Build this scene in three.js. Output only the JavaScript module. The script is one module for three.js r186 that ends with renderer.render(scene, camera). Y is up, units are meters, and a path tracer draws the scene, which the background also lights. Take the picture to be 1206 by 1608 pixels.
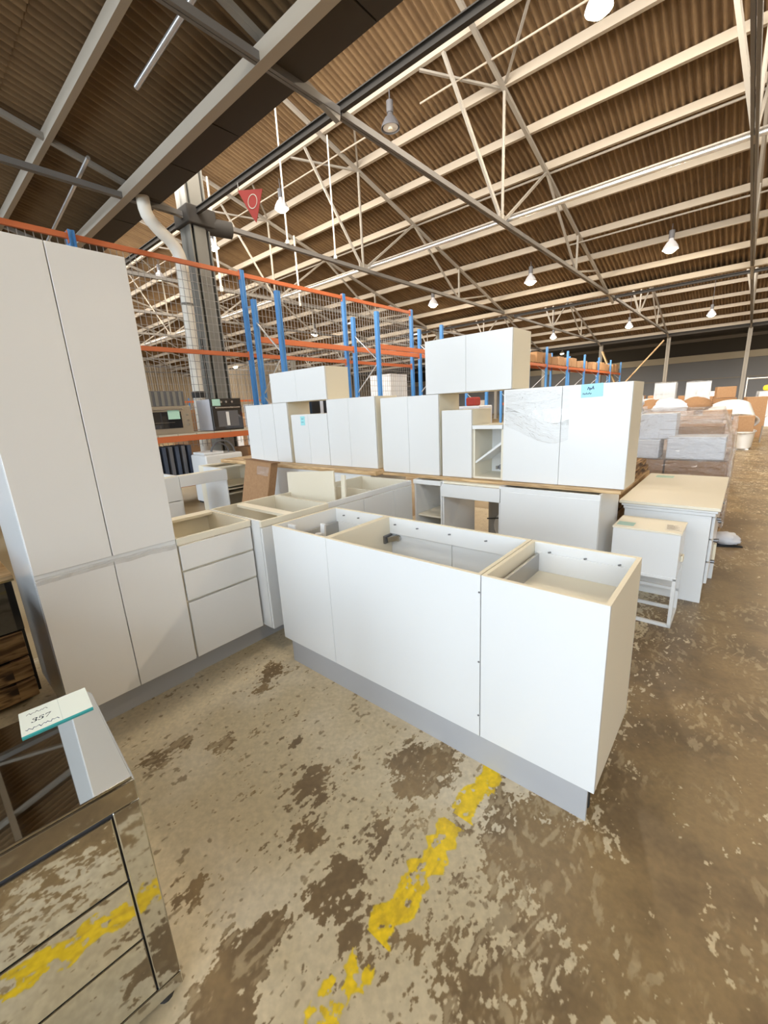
import * as THREE from 'three';
import { RoundedBoxGeometry } from 'three/addons/geometries/RoundedBoxGeometry.js';
import { mergeGeometries } from 'three/addons/utils/BufferGeometryUtils.js';
import { RectAreaLightUniformsLib } from 'three/addons/lights/RectAreaLightUniformsLib.js';

// ---------------------------------------------------------------- camera, sky, sun, daylight, exposure
const scene = new THREE.Scene();
const camera = new THREE.PerspectiveCamera(101.92, 1206 / 1608, 0.05, 200);
camera.position.set(0, 1.498, 0);
camera.rotation.order = 'YXZ';
const R = THREE.MathUtils.degToRad;
camera.rotation.set(R(-14.087), R(41.003), R(-2.935));
const renderer = new THREE.WebGLRenderer({ antialias: true });
renderer.toneMapping = THREE.LinearToneMapping;
renderer.toneMappingExposure = 1.0;
renderer.shadowMap.enabled = true;
RectAreaLightUniformsLib.init();
scene.background = new THREE.Color(0.80, 0.90, 1.0);
scene.backgroundIntensity = 2.6;
const sun = new THREE.DirectionalLight(new THREE.Color(1, 0.95, 0.86), 4);
sun.position.set(10, 40, -28); sun.target.position.set(-3, 0, -8);
sun.shadow.camera.left = -60; sun.shadow.camera.right = 60; sun.shadow.camera.top = 60; sun.shadow.camera.bottom = -60; sun.shadow.camera.far = 140;
sun.shadow.mapSize.set(2048, 2048);
scene.add(sun, sun.target);
function daylight(x, y, z, w, h, power, tint = [0.80, 0.91, 1.0]) {            // daylight standing in an opening, looking into the hall (-z)
  const l = new THREE.RectAreaLight(new THREE.Color(...tint), power, w, h);
  l.position.set(x, y, z); l.lookAt(x, y, z - 10); l.name = 'daylight'; scene.add(l);
}
const DOORS = [[-8.6, -3.4], [-2.2, 3.0], [4.2, 9.4]], DOORH = 4.7, FRONTZ = 11.4;
for (const [a, b] of DOORS) daylight((a + b) / 2, DOORH / 2, FRONTZ - 0.05, b - a, DOORH, 4.2);
for (const g of [-5, -21]) daylight(-6, 7.6, g + 0.5, 70, 3.4, 8.5, [1, 0.92, 0.80]);   // the glazed upright of each saw tooth

daylight(-6, 7.6, FRONTZ - 0.15, 70, 3.4, 4.3);

// ---------------------------------------------------------------- helpers
let seed = 7;
const rnd = () => { seed = (seed * 1664525 + 1013904223) >>> 0; return seed / 4294967296; };
const rr = (a, b) => a + (b - a) * rnd();
const used = {};
function numbered(n) { used[n] = (used[n] ?? -1) + 1; return used[n] ? n + '_' + String(used[n]).padStart(3, '0') : n; }
function thing(name, label, category, pos = [0, 0, 0], turn = 0, group) {
  const o = new THREE.Group(); o.name = numbered(name); o.position.set(...pos); o.rotation.y = turn;
  o.userData = { label, category }; if (group) o.userData.group = group;
  scene.add(o); return o;
}
function struct(name, label) { const o = new THREE.Group(); o.name = name; o.userData = { label, category: name.replace(/_.*/, ''), kind: 'structure' }; scene.add(o); return o; }
const gcache = new Map();
function metreUV(g, dims) {
  const p = g.attributes.position, n = g.attributes.normal, uv = new Float32Array(p.count * 2);
  for (let i = 0; i < p.count; i++) {
    const a = [Math.abs(n.getX(i)), Math.abs(n.getY(i)), Math.abs(n.getZ(i))], k = a.indexOf(Math.max(...a));
    let e = [0, 1, 2].filter((j) => j !== k);
    if (dims[e[1]] > dims[e[0]]) e = [e[1], e[0]];
    const c = [p.getX(i), p.getY(i), p.getZ(i)];
    uv[2 * i] = c[e[0]] + dims[0]; uv[2 * i + 1] = c[e[1]] + dims[1] * 3.1;
  }
  g.setAttribute('uv', new THREE.BufferAttribute(uv, 2)); return g;
}
function boxG(w, h, d, r = 0) {
  const key = [w, h, d, r].map((v) => v.toFixed(4)).join();
  if (!gcache.has(key)) {
    const rad = Math.min(r, w / 2.2, h / 2.2, d / 2.2);
    gcache.set(key, metreUV(r ? new RoundedBoxGeometry(w, h, d, 1, rad) : new THREE.BoxGeometry(w, h, d), [w, h, d]));
  }
  return gcache.get(key);
}
function add(name, g, m, parent) { const o = new THREE.Mesh(g, m); o.name = name; parent.add(o); return o; }
function box(parent, name, m, x0, x1, y0, y1, z0, z1, r = 0) {
  const o = add(name, boxG(Math.abs(x1 - x0), Math.abs(y1 - y0), Math.abs(z1 - z0), r), m, parent);
  o.position.set((x0 + x1) / 2, (y0 + y1) / 2, (z0 + z1) / 2); return o;
}
const V = (x, y, z) => new THREE.Vector3(x, y, z);
function bar(parent, name, m, a, b, w, h = w) {        // square bar between two points
  const A = V(...a), B = V(...b), l = A.distanceTo(B), o = add(name, boxG(w, h, +l.toFixed(4)), m, parent);
  o.position.copy(A).lerp(B, 0.5); o.up.set(0, 1, 0.0001); const q = new THREE.Matrix4().lookAt(A, B, Math.abs(B.y - A.y) > 0.98 * l ? V(1, 0, 0) : V(0, 1, 0)); o.quaternion.setFromRotationMatrix(q); return o;
}
function rod(parent, name, m, a, b, r, seg = 8, r2 = r) {
  const A = V(...a), B = V(...b), l = A.distanceTo(B), o = add(name, new THREE.CylinderGeometry(r2, r, l, seg), m, parent);
  o.position.copy(A).lerp(B, 0.5); o.quaternion.setFromUnitVectors(V(0, 1, 0), B.clone().sub(A).normalize()); return o;
}
function tube(parent, name, m, pts, r, seg = 24, rs = 8) { return add(name, new THREE.TubeGeometry(new THREE.CatmullRomCurve3(pts.map((p) => V(...p))), seg, r, rs), m, parent); }
// noise
const PERM = new Uint8Array(512); { const s = []; for (let i = 0; i < 256; i++) s.push(i); for (let i = 255; i > 0; i--) { const j = Math.floor(rnd() * (i + 1)); [s[i], s[j]] = [s[j], s[i]]; } for (let i = 0; i < 512; i++) PERM[i] = s[i & 255]; }
function vn(x, y) {
  const xi = Math.floor(x), yi = Math.floor(y), fx = x - xi, fy = y - yi, u = fx * fx * (3 - 2 * fx), v = fy * fy * (3 - 2 * fy), X = xi & 255, Y = yi & 255;
  const a = PERM[PERM[X] + Y], b = PERM[PERM[X + 1 & 255] + Y], c = PERM[PERM[X] + (Y + 1 & 255)], d = PERM[PERM[X + 1 & 255] + (Y + 1 & 255)];
  return (a + (b - a) * u + (c - a) * v + (a - b - c + d) * u * v) / 255;
}
function fbm(x, y, o = 4) { let s = 0, a = 0.5, t = 0; for (let i = 0; i < o; i++) { s += a * vn(x, y); t += a; a *= 0.5; x = x * 2.03 + 17.1; y = y * 2.03 + 9.7; } return s / t; }
const sm = (a, b, x) => { x = Math.min(1, Math.max(0, (x - a) / (b - a))); return x * x * (3 - 2 * x); };
function tex(n, fn, srgb = true, m = n) {
  const d = new Uint8Array(n * m * 4);
  for (let j = 0; j < m; j++) for (let i = 0; i < n; i++) { const c = fn(i / n, j / m), k = 4 * (j * n + i); d[k] = c[0]; d[k + 1] = c[1]; d[k + 2] = c[2]; d[k + 3] = 255; }
  const t = new THREE.DataTexture(d, n, m); t.magFilter = THREE.LinearFilter; t.minFilter = THREE.LinearMipmapLinearFilter; t.generateMipmaps = true; t.wrapS = t.wrapT = THREE.RepeatWrapping;
  if (srgb) t.colorSpace = THREE.SRGBColorSpace; t.needsUpdate = true; return t;
}
const mixc = (a, b, t) => [a[0] + (b[0] - a[0]) * t, a[1] + (b[1] - a[1]) * t, a[2] + (b[2] - a[2]) * t];
function canvasTex(w, h, draw) { const c = document.createElement('canvas'); c.width = w; c.height = h; draw(c.getContext('2d'), w, h); const t = new THREE.CanvasTexture(c); t.colorSpace = THREE.SRGBColorSpace; return t; }

// ---------------------------------------------------------------- materials
const std = (c, rough = 0.6, metal = 0, extra = {}) => new THREE.MeshStandardMaterial({ color: new THREE.Color(...(Array.isArray(c) ? c : [c, c, c])), roughness: rough, metalness: metal, ...extra });
const phy = (c, o) => new THREE.MeshPhysicalMaterial({ color: new THREE.Color(...c), ...o });
const seamless = (f, s) => (u, v) => { const a = sm(0.85, 1, u), b = sm(0.85, 1, v); const g = (x, y) => f(x * s, y * s); return (g(u, v) * (1 - a) + g(u - 1, v) * a) * (1 - b) + (g(u, v - 1) * (1 - a) + g(u - 1, v - 1) * a) * b; };
const roofN = seamless((x, y) => 0.55 * fbm(x * 26, y * 2.2, 3) + 0.45 * fbm(x * 5, y * 5, 4), 1), roofF = seamless((x, y) => fbm(x * 60, y * 60, 3), 1);
const roofT = tex(512, (u, v) => { const t = sm(0.25, 0.75, roofN(u, v)), f = roofF(u, v); return mixc([124, 101, 74], [160, 136, 104], 0.3 * f + 0.7 * t); });
roofT.repeat.set(0.23, 0.18);
const woodN = seamless((x, y) => 0.6 * fbm(x * 3, y * 40, 4) + 0.4 * fbm(x * 14, y * 90, 2), 1);
const woodT = tex(512, (u, v) => mixc([176, 140, 96], [224, 192, 146], sm(0.25, 0.75, woodN(u, v))));
const rustT = tex(512, (u, v) => { const n = woodN(u, v), k = fbm(u * 5, v * 18, 4); return mixc(mixc([98, 70, 42], [186, 150, 104], sm(0.3, 0.7, n)), [62, 44, 28], sm(0.62, 0.75, k)); });
const cardT = tex(256, (u, v) => { const n = roofF(u, v); return mixc([166, 128, 92], [184, 146, 108], n); });
const crinkle = tex(512, (u, v) => { const a = fbm(u * 9 + 3 * fbm(u * 5, v * 5, 2), v * 22, 4), c = Math.abs(a - 0.5) * 2; const k = 255 * (1 - c); return [k, k, k]; }, false);
const M = {
  white: phy([0.77, 0.775, 0.77], { roughness: 0.28, clearcoat: 0.35, clearcoatRoughness: 0.12 }),
  gloss: phy([0.80, 0.78, 0.75], { roughness: 0.32, clearcoat: 0.18, clearcoatRoughness: 0.15 }),
  cream: std([0.80, 0.74, 0.60], 0.45),
  edge: std([0.80, 0.72, 0.55], 0.5),
  kick: std([0.44, 0.44, 0.45], 0.4),
  greyMetal: std([0.42, 0.42, 0.42], 0.35, 0.7),
  steel: std([0.62, 0.62, 0.62], 0.25, 1),
  screw: std([0.25, 0.25, 0.26], 0.4, 0.9),
  black: std([0.012, 0.012, 0.013], 0.3),
  rubber: std([0.03, 0.03, 0.03], 0.7),
  mirror: std([0.68, 0.69, 0.68], 0.02, 1),
  mirrorEdge: std([0.62, 0.63, 0.62], 0.04, 1),
  wood: std(1, 0.6, 0, { map: woodT }),
  rustic: std(1, 0.8, 0, { map: rustT }),
  card: std([0.86, 0.84, 0.82], 0.85, 0, { map: cardT }),
  cardDark: std([0.68, 0.62, 0.56], 0.85, 0, { map: cardT }),
  roof: std([0.64, 0.59, 0.52], 0.9, 0, { map: roofT }),
  purlin: std([0.38, 0.33, 0.265], 0.7),
  truss: std([0.27, 0.245, 0.21], 0.7),
  chordShaded: std([0.16, 0.15, 0.14], 0.6),  // truss paint again, darkened: the unlit underside is put into this colour
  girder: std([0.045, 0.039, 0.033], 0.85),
  soffit: std([0.045, 0.036, 0.027], 0.8),
  column: std([0.20, 0.19, 0.165], 0.6),
  pipe: std([0.80, 0.76, 0.68], 0.45),
  galv: std([0.72, 0.72, 0.72], 0.3, 0.85),
  blue: std([0.06, 0.22, 0.50], 0.45),
  orange: std([0.52, 0.13, 0.04], 0.5),
  wire: std([0.30, 0.28, 0.26], 0.5, 0.3),
  glass: phy([0.97, 0.98, 1], { roughness: 0.02, transmission: 1, thickness: 0, ior: 1.5 }),
  ovenGlass: phy([0.02, 0.02, 0.022], { roughness: 0.05, clearcoat: 1, clearcoatRoughness: 0.03 }),
  film: phy([1, 1, 1], { roughness: 0.07, transmission: 0.86, clearcoat: 1, clearcoatRoughness: 0.05, thickness: 0, ior: 1.45, bumpMap: crinkle, bumpScale: 0.05 }),
  filmThin: phy([1, 1, 1], { roughness: 0.08, transmission: 0.96, thickness: 0, ior: 1.45, bumpMap: crinkle, bumpScale: 0.02 }),
  wallGrey: std([0.21, 0.215, 0.23], 0.8),
  wallCream: std([0.50, 0.45, 0.36], 0.8),
  wallDark: std([0.06, 0.053, 0.045], 0.9),
  wallBrown: std([0.30, 0.24, 0.17], 0.85),
  concrete: std([0.30, 0.29, 0.26], 0.8),
  styro: std([0.70, 0.70, 0.70], 0.7),
  wrapWhite: std([0.60, 0.62, 0.67], 0.35),
  ceramic: phy([0.86, 0.86, 0.85], { roughness: 0.15, clearcoat: 0.5 }),
  red: std([0.30, 0.03, 0.02], 0.8),
  yellow: std([0.80, 0.55, 0.02], 0.5),
  teal: std([0.05, 0.42, 0.42], 0.4),
  darkGrey: std([0.11, 0.11, 0.12], 0.5),
  pale: std([0.62, 0.62, 0.66], 0.5),
};

// ---------------------------------------------------------------- floor
const PAINT = [205, 192, 166], PAINT2 = [192, 176, 144], BROWN = [138, 115, 80], BROWN2 = [114, 94, 66], YEL = [234, 198, 18];
const spots = [[-1.99, -1.2, 0.1, 1], [-1.91, -1.07, 0.07, 1], [-1.69, -0.70, 0.085, 1], [-1.87, -0.46, 0.1, 0.8], [-1.85, -0.6, 0.05, 1], [-1.18, -0.82, 0.13, 1], [-1.12, -1.03, 0.08, 0.9], [-0.87, -1.10, 0.13, 1.1], [-0.83, -1.25, 0.1, 1.2], [-0.98, -1.15, 0.08, 0.8], [-1.03, -0.68, 0.08, 0.9], [-1.19, -0.32, 0.08, 0.7], [-0.83, -0.68, 0.09, 1.1], [-0.83, -0.86, 0.08, 0.8], [-0.83, -0.55, 0.07, 1], [-0.92, -0.30, 0.10, 1.2], [-0.82, -0.2, 0.12, 1.2], [-0.9, -0.42, 0.06, 1.0], [-0.70, -0.56, 0.05, 1], [-1.45, -0.93, 0.05, 0.6], [-1.35, -0.62, 0.05, 0.5], [-0.45, -1.15, 0.15, 0.8], [-0.3, -1.1, 0.12, 0.8]];
function floorCol(x, z) {
  const w1 = fbm(x * 4, z * 4, 3) - 0.5, w2 = fbm(x * 4 + 50, z * 4 + 20, 3) - 0.5;
  const n1 = fbm(x * 9 + w1 * 3, z * 9 + w2 * 3, 5), ang = 0.7, c1 = Math.cos(ang), s1 = Math.sin(ang), xr = x * c1 - z * s1, zr = x * s1 + z * c1;
  const n2 = 0.65 * fbm(x * 62 + 7 * w2, z * 17 + 3 * w1, 4) + 0.35 * fbm(xr * 48 + 11, zr * 16, 4), n3 = fbm(x * 1.3 + 5, z * 1.3, 3), n4 = fbm(x * 26, z * 26, 4);
  let bare = 0;
  for (const [sx, sz, r, a] of spots) { const d = Math.hypot(x - sx, z - sz) / r; if (d < 2.2) bare += a * Math.exp(-d * d * 1.2); }
  const right = sm(-0.85, 0.0, x), far = sm(-5, -9, z), back = sm(-1.4, -2.2, z) * sm(-1.0, -0.3, x);
  const w = 0.52 * bare + (0.63 + 0.08 * back - 0.18 * far) * right - 0.10 + 0.50 * (n1 - 0.5) + 0.4 * (n4 - 0.5) + 0.95 * (n2 - 0.5) + 0.5 * (fbm(x * 95, z * 70, 3) - 0.5) + 0.25 * (n3 - 0.5);
  const t = sm(0.255, 0.30, w);                                  // 1: paint worn off
  const scuff = sm(0.54, 0.64, n2) * sm(0.44, 0.58, fbm(x * 3.1 + 30, z * 3.1, 4)) * t, speck = sm(0.74, 0.80, fbm(x * 45, z * 30, 3)) * (1 - t);
  let c = mixc(mixc(PAINT2, PAINT, sm(0.3, 0.7, fbm(x * 2.4, z * 2.4 + 40, 4))), mixc(BROWN2, BROWN, sm(0.3, 0.7, fbm(x * 5 + 20, z * 5, 4))), t);
  c = mixc(mixc(c, PAINT2, 0.5 * scuff), BROWN2, 0.6 * speck);
  if (z > -1.6 && z < 0.6 && x > -0.72 && x < -0.55) {            // worn yellow line
    const e = 0.05 * (fbm(z * 30, 3, 3) - 0.5), inx = sm(-0.684 + e, -0.676 + e, x) * (1 - sm(-0.600 + e, -0.592 + e, x));
    const gap = (z > -0.60 && z < -0.55) || (z > -1.07 && z < -1.035) ? 0.5 : 0, thin = z > -0.55 ? 0.10 : z < -1.05 ? 0.05 : 0;
    const y = inx * (1 - sm(0.60, 0.66, fbm(x * 40, z * 40, 4) * 0.7 + n2 * 0.3 + gap + thin));
    c = mixc(c, mixc(YEL, [206, 172, 30], sm(0.4, 0.7, n2)), y * 0.95);
  }
  const g = 0.92 + 0.16 * fbm(x * 70, z * 70, 3); return [Math.min(255, c[0] * g), Math.min(255, c[1] * g), Math.min(255, c[2] * g)];
}
const NX0 = -3.4, NX1 = 2.6, NZ0 = -5.4, NZ1 = 0.6;
const MX0 = -1.8, MX1 = 1.8, MZ0 = -21.4;
const midT = tex(512, (u, v) => floorCol(MX0 + u * (MX1 - MX0), NZ0 - v * (NZ0 - MZ0)), true, 2048);
const nearT = tex(2048, (u, v) => floorCol(NX0 + u * (NX1 - NX0), NZ1 - v * (NZ1 - NZ0)));
const farCol = (x, z) => { const n = fbm(x * 1.2, z * 1.2, 5), k = fbm(x * 0.3 + 9, z * 0.3, 3), m = sm(0.4, 0.6, n * 0.6 + k * 0.4 + 0.12 * sm(-2, 0.2, x) * sm(-16, -4, z)); return mixc(mixc(PAINT2, PAINT, k), BROWN, 0.45 + 0.5 * m); };
const farT = tex(1024, (u, v) => farCol(-42 + u * 72, 12 - v * 66));
midT.wrapS = midT.wrapT = nearT.wrapS = nearT.wrapT = farT.wrapS = farT.wrapT = THREE.ClampToEdgeWrapping;
const floor = struct('floor', 'worn painted concrete floor with brown bare patches');
{
  const mk = (x0, x1, z0, z1, m, uvr) => {
    const g = new THREE.BoxGeometry(x1 - x0, 0.2, z1 - z0), p = g.attributes.position, uv = g.attributes.uv;
    for (let i = 0; i < p.count; i++) { const x = p.getX(i) + (x0 + x1) / 2, z = p.getZ(i) + (z0 + z1) / 2; uv.setXY(i, (x - uvr[0]) / (uvr[1] - uvr[0]), (uvr[3] - z) / (uvr[3] - uvr[2])); }
    const o = add('floor_slab', g, m, floor); o.position.set((x0 + x1) / 2, -0.1, (z0 + z1) / 2);
  };
  const mn = std(1, 0.42, 0, { map: nearT }), mf = std(1, 0.45, 0, { map: farT }), F = [-42, 30, -54, 12], N = [NX0, NX1, NZ0, NZ1];
  mk(NX0, NX1, NZ0, NZ1, mn, N);
  mk(MX0, MX1, MZ0, NZ0, std(1, 0.42, 0, { map: midT }), [MX0, MX1, MZ0, NZ0]);
  mk(-42, NX0, -53, 11.4, mf, F); mk(NX1, 30, -53, 11.4, mf, F); mk(NX0, MX0, -53, NZ0, mf, F); mk(MX1, NX1, -53, NZ0, mf, F); mk(MX0, MX1, -53, MZ0, mf, F); mk(NX0, NX1, NZ1, 11.4, mf, F);
}
const yard = struct('pavement', 'sunlit concrete yard outside the roller doors');
box(yard, 'yard_slab', M.concrete, -60, 50, -0.22, -0.02, FRONTZ + 0.25, 60);

// ---------------------------------------------------------------- walls
function openWall(name, label, m, x0, x1, y1, z0, z1, holes, hy) {
  const w = struct(name, label); let x = x0;
  for (const [a, b] of holes) { box(w, 'wall_panel', m, x, a, -0.2, hy, z0, z1); x = b; }
  box(w, 'wall_panel', m, x, x1, -0.2, hy, z0, z1); box(w, 'wall_panel', m, x0, x1, hy, y1, z0, z1); return w;
}
openWall('wall_front', 'warehouse wall with open roller doors behind the camera', M.wallCream, -42.2, 30.2, 5.6, FRONTZ, FRONTZ + 0.25, DOORS, DOORH);
DOORS.forEach(([a, b], i) => {
  const d = struct('door_' + (i + 1), 'rolled up roller door'); d.userData.category = 'door';
  rod(d, 'door_drum', M.galv, [a - 0.1, DOORH + 0.32, FRONTZ - 0.33], [b + 0.1, DOORH + 0.32, FRONTZ - 0.33], 0.3, 20);
  for (const x of [a - 0.06, b + 0.06]) box(d, 'door_guide', M.galv, x - 0.05, x + 0.05, 0, DOORH, FRONTZ - 0.08, FRONTZ);
});
function corrWall(name, label, m, axis, at, a0, a1, y0, y1, thick) {   // corrugated lining sheets on a wall
  const w = struct(name, label), n = Math.round((a1 - a0) / 4), L = (a1 - a0) / n;
  const g = corr(L, y1 - y0, 0.2, 0.04);
  for (let i = 0; i < n; i++) { const o = add('wall_sheet', g, m, w); o.position.copy(axis === 'x' ? V(at, y0, a0 + L * (i + 0.5)) : V(a0 + L * (i + 0.5), y0, at)); if (axis === 'x') o.rotation.y = Math.PI / 2; }
  if (axis === 'x') box(w, 'wall_panel', M.wallDark, at - Math.sign(thick) * 0.05, at - thick, y0, y1, a0, a1); return w;
}
// sheet in its own axes: width along x, height along y, waves in z
function corr(w, h, pitch, depth, per = 8) {
  const n = Math.max(1, Math.round(w / pitch)) * per, g = new THREE.PlaneGeometry(w, h, n, 1), p = g.attributes.position, uv = g.attributes.uv, nn = g.attributes.normal, k = 2 * Math.PI * Math.round(w / pitch) / w;
  for (let i = 0; i < p.count; i++) { const x = p.getX(i), y = p.getY(i) + h / 2; p.setXYZ(i, x, y, depth / 2 * Math.sin(k * x)); uv.setXY(i, x, y); nn.setXYZ(i, -depth / 2 * k * Math.cos(k * x), 0, 1); const l = Math.hypot(nn.getX(i), 1); nn.setXYZ(i, nn.getX(i) / l, 0, 1 / l); }
  return g;
}
corrWall('wall_left', 'brown corrugated side wall far behind the wire mesh', M.wallBrown, 'x', -41.9, -53, 11.4, 0, 10, 0.3);
corrWall('wall_right', 'corrugated side wall of the warehouse', M.wallBrown, 'x', 29.9, -53, 11.4, 0, 10, -0.3);
{
  const w = struct('wall_back', 'grey end wall of the warehouse with cream ledge');
  box(w, 'wall_panel', M.wallGrey, -42.2, 30.2, -0.2, 4.35, -53.3, -53);
  box(w, 'ledge', M.wallCream, -42.2, 30.2, 4.35, 4.95, -53.3, -52.85);
  box(w, 'wall_panel', M.wallDark, -42.2, 30.2, 4.95, 10, -53.3, -53);
  box(w, 'cross_beam', M.truss, -42.2, 30.2, 5.5, 5.72, -45.1, -44.9); box(w, 'rail', M.truss, -42.2, 30.2, 2.6, 2.68, -53, -52.94);
}

// ---------------------------------------------------------------- saw-tooth roof
const PITCH = 0.258, roofY = (z, g) => 8.15 + (g === 11 ? 0.12 : 0) + PITCH * (z + 10.1 - (g + 5));      // underside at z in the bay behind girder g
const XT = []; for (let k = -6; k <= 9; k++) XT.push(-0.44 - 4.35 * k);          // truss lines
const PZ = [-0.4, -1.2, -2.5, -3.85, -5.15, -6.5, -7.75, -9.4, -10.95, -12.3, -13.7, -15.05];   // purlins from girder
const ceiling = struct('ceiling', 'corrugated sawtooth roof on painted purlins');
{
  const slope = Math.atan(PITCH), cuts = [0.75, -2.2, -4.9, -7.6, -10.3, -13.0, -15.35], geos = new Map();
  for (const g of [11, -5, -21]) {
    for (let c = 0; c < 6; c++) {
      const za = g + cuts[c], zb = g + cuts[c + 1] - 0.15, L = (za - zb) / Math.cos(slope), key = L.toFixed(3);
      if (!geos.has(key)) geos.set(key, corr(4.35, L, 0.145, 0.085, 8));
      for (let i = 0; i < XT.length; i++) {
        const s = add('roof_sheet', geos.get(key), M.roof, ceiling), xc = XT[i] - 2.175;
        if (xc < -42) continue;
        s.position.set(xc, roofY(zb, g) + 0.09 + (c % 2 ? 0.012 : 0), zb); s.rotation.set(Math.PI / 2 - slope, 0, 0);
      }
    }
    for (const pz of PZ) {
      if (g === 11 && (pz > -8 || pz < -15)) continue;
      const z = g + pz, y = roofY(z, g); box(ceiling, 'purlin', M.purlin, -42, 29.8, y - 0.13, y + 0.05, z - 0.045, z + 0.045);
    }
  }
  // closed roof skin over the sheets so that no sky leaks in
  for (const g of [11, -5, -21]) { const za = g + 0.8, zb = g - 15.35, L = Math.hypot(za - zb, PITCH * (za - zb)); const o = box(ceiling, 'roof_skin', M.pale, -42.2, 30.2, -0.02, 0.02, -L / 2, L / 2); o.position.set(-6, (roofY(za, g) + roofY(zb, g)) / 2 + 0.2, (za + zb) / 2); o.rotation.x = -slope; }
  box(ceiling, 'roof_skin', M.wallDark, -42.2, 30.2, 6.6, 6.75, -53.3, -37);
  box(ceiling, 'roof_skin', M.wallDark, -42.2, 30.2, 5.3, 9.7, -36.75, -36.6);
}
// valley: beam, soffit boards, glazing
for (const g of [-5, -21]) {
  const t = struct(g === -5 ? 'trim_1' : 'trim_2', 'boxed gutter with dark soffit boards between two roof slopes');
  box(t, 'valley_beam', M.purlin, -42, 29.8, 5.42, 5.6, g + 1.17, g + 1.31);
  for (let x = -41.6, i = 0; x < 29.5; x += 1.36, i++) { const o = box(t, 'soffit_board', M.soffit, x + 0.012, x + 1.348, 5.505, 5.525, g + 0.65, g + 1.16); o.rotation.x = (i % 2 ? 0.012 : -0.008); }
  box(t, 'gutter_side', M.soffit, -42, 29.8, 5.53, 5.8, g + 0.62, g + 0.66);
  box(t, 'gutter_floor', M.girder, -42, 29.8, 5.55, 5.6, g + 0.66, g + 1.3);
  const w = struct(g === -5 ? 'window_1' : 'window_2', 'strip of upright roof glazing above the gutter');
  const y0 = 5.8, y1 = roofY(g + 0.62, g) + 0.05;
  box(w, 'window_frame', M.galv, -42, 29.8, y0 - 0.06, y0 + 0.04, g + 0.60, g + 0.68); box(w, 'window_frame', M.galv, -42, 29.8, y1 - 0.05, y1 + 0.12, g + 0.60, g + 0.68);
  for (let x = -41.9; x < 29.7; x += 2.175) { box(w, 'glazing_bar', M.galv, x - 0.02, x + 0.02, y0, y1, g + 0.61, g + 0.67); box(w, 'pane', M.glass, x + 0.03, Math.min(29.7, x + 2.145), y0 + 0.04, y1 - 0.05, g + 0.636, g + 0.642); }
}
{
  const w = struct('window_3', 'strip of glazing above the roller doors'), y1 = roofY(11.4, 11) + 0.05;
  box(w, 'window_frame', M.galv, -42, 29.8, 5.6, 5.7, 11.4, 11.5); box(w, 'window_frame', M.galv, -42, 29.8, y1 - 0.05, y1 + 0.2, 11.4, 11.5);
  for (let x = -41.9; x < 29.7; x += 4.35) { box(w, 'glazing_bar', M.galv, x - 0.02, x + 0.02, 5.7, y1, 11.4, 11.46); box(w, 'pane', M.glass, x + 0.03, Math.min(29.7, x + 4.32), 5.7, y1 - 0.05, 11.43, 11.436); }
}
// girders, columns, trusses
for (const [i, g] of [-5, -21, -37].entries()) {
  const s = struct('trim_' + (i + 3), 'dark steel girder carrying the trusses along the valley');
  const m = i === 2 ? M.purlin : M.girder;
  box(s, 'girder_flange', m, -42, 29.8, 5.467, 5.482, g - 0.04, g + 0.03); box(s, 'girder_web', m, -42, 29.8, 5.482, 5.565, g - 0.01, g + 0.005); box(s, 'girder_flange', m, -42, 29.8, 5.565, 5.58, g - 0.04, g + 0.03);
}
function truss(x, g) {
  const s = struct(numbered('roof_truss'), 'light steel roof truss'); s.userData.category = 'truss';
  const zb = g === 11 ? -4.97 : g - 15.7, B = 5.47, T = (z) => roofY(z, g) - (g === 11 ? 0.08 : 0.16), A = M.truss;
  const zt = g === 11 ? 3 : g - 0.2;
  for (const e of [-0.028, 0.028]) box(s, 'bottom_chord', M.chordShaded, x + e - 0.022, x + e + 0.022, B - 0.045, B + 0.045, zb, g === 11 ? 10 : g);
  bar(s, 'top_chord', A, [x, T(zt), zt], [x, T(zb), zb], 0.08, 0.08);
  const b = (a, c, w = 0.055) => bar(s, 'web', A, [x, a[1], a[0]], [x, c[1], c[0]], w);
  const j1 = g - 5.15, j2 = g - 10.65, p4 = g - 7.75;
  if (g !== 11) { rod(s, 'web', A, [x, B, j1], [x, T(j1), j1], 0.035); b([j1, B], [p4, T(p4)]); bar(s, 'brace', A, [x, B, j1], [x - 0.72, T(g - 3.85) + 0.05, g - 3.85], 0.075, 0.05); bar(s, 'brace', A, [x, T(j1), j1], [x - 1.3, T(g - 3.85), g - 3.85], 0.06, 0.04); bar(s, 'brace', A, [x, T(j1) + 0.06, j1], [x + 1.1, T(g - 3.85) + 0.1, g - 3.85], 0.05, 0.04); add('gusset', boxG(0.03, 0.22, 0.34), A, s).position.set(x, B + 0.06, j1); }
  b([j2, B], [j2, T(j2)]); b([p4, T(p4)], [j2, B]); b([j2, B], [g - 13.0, T(g - 13)]);
  return s;
}
for (const g of [11, -5, -21]) for (const x of XT) if (x < 27 && x > -41) truss(x, g);
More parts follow.
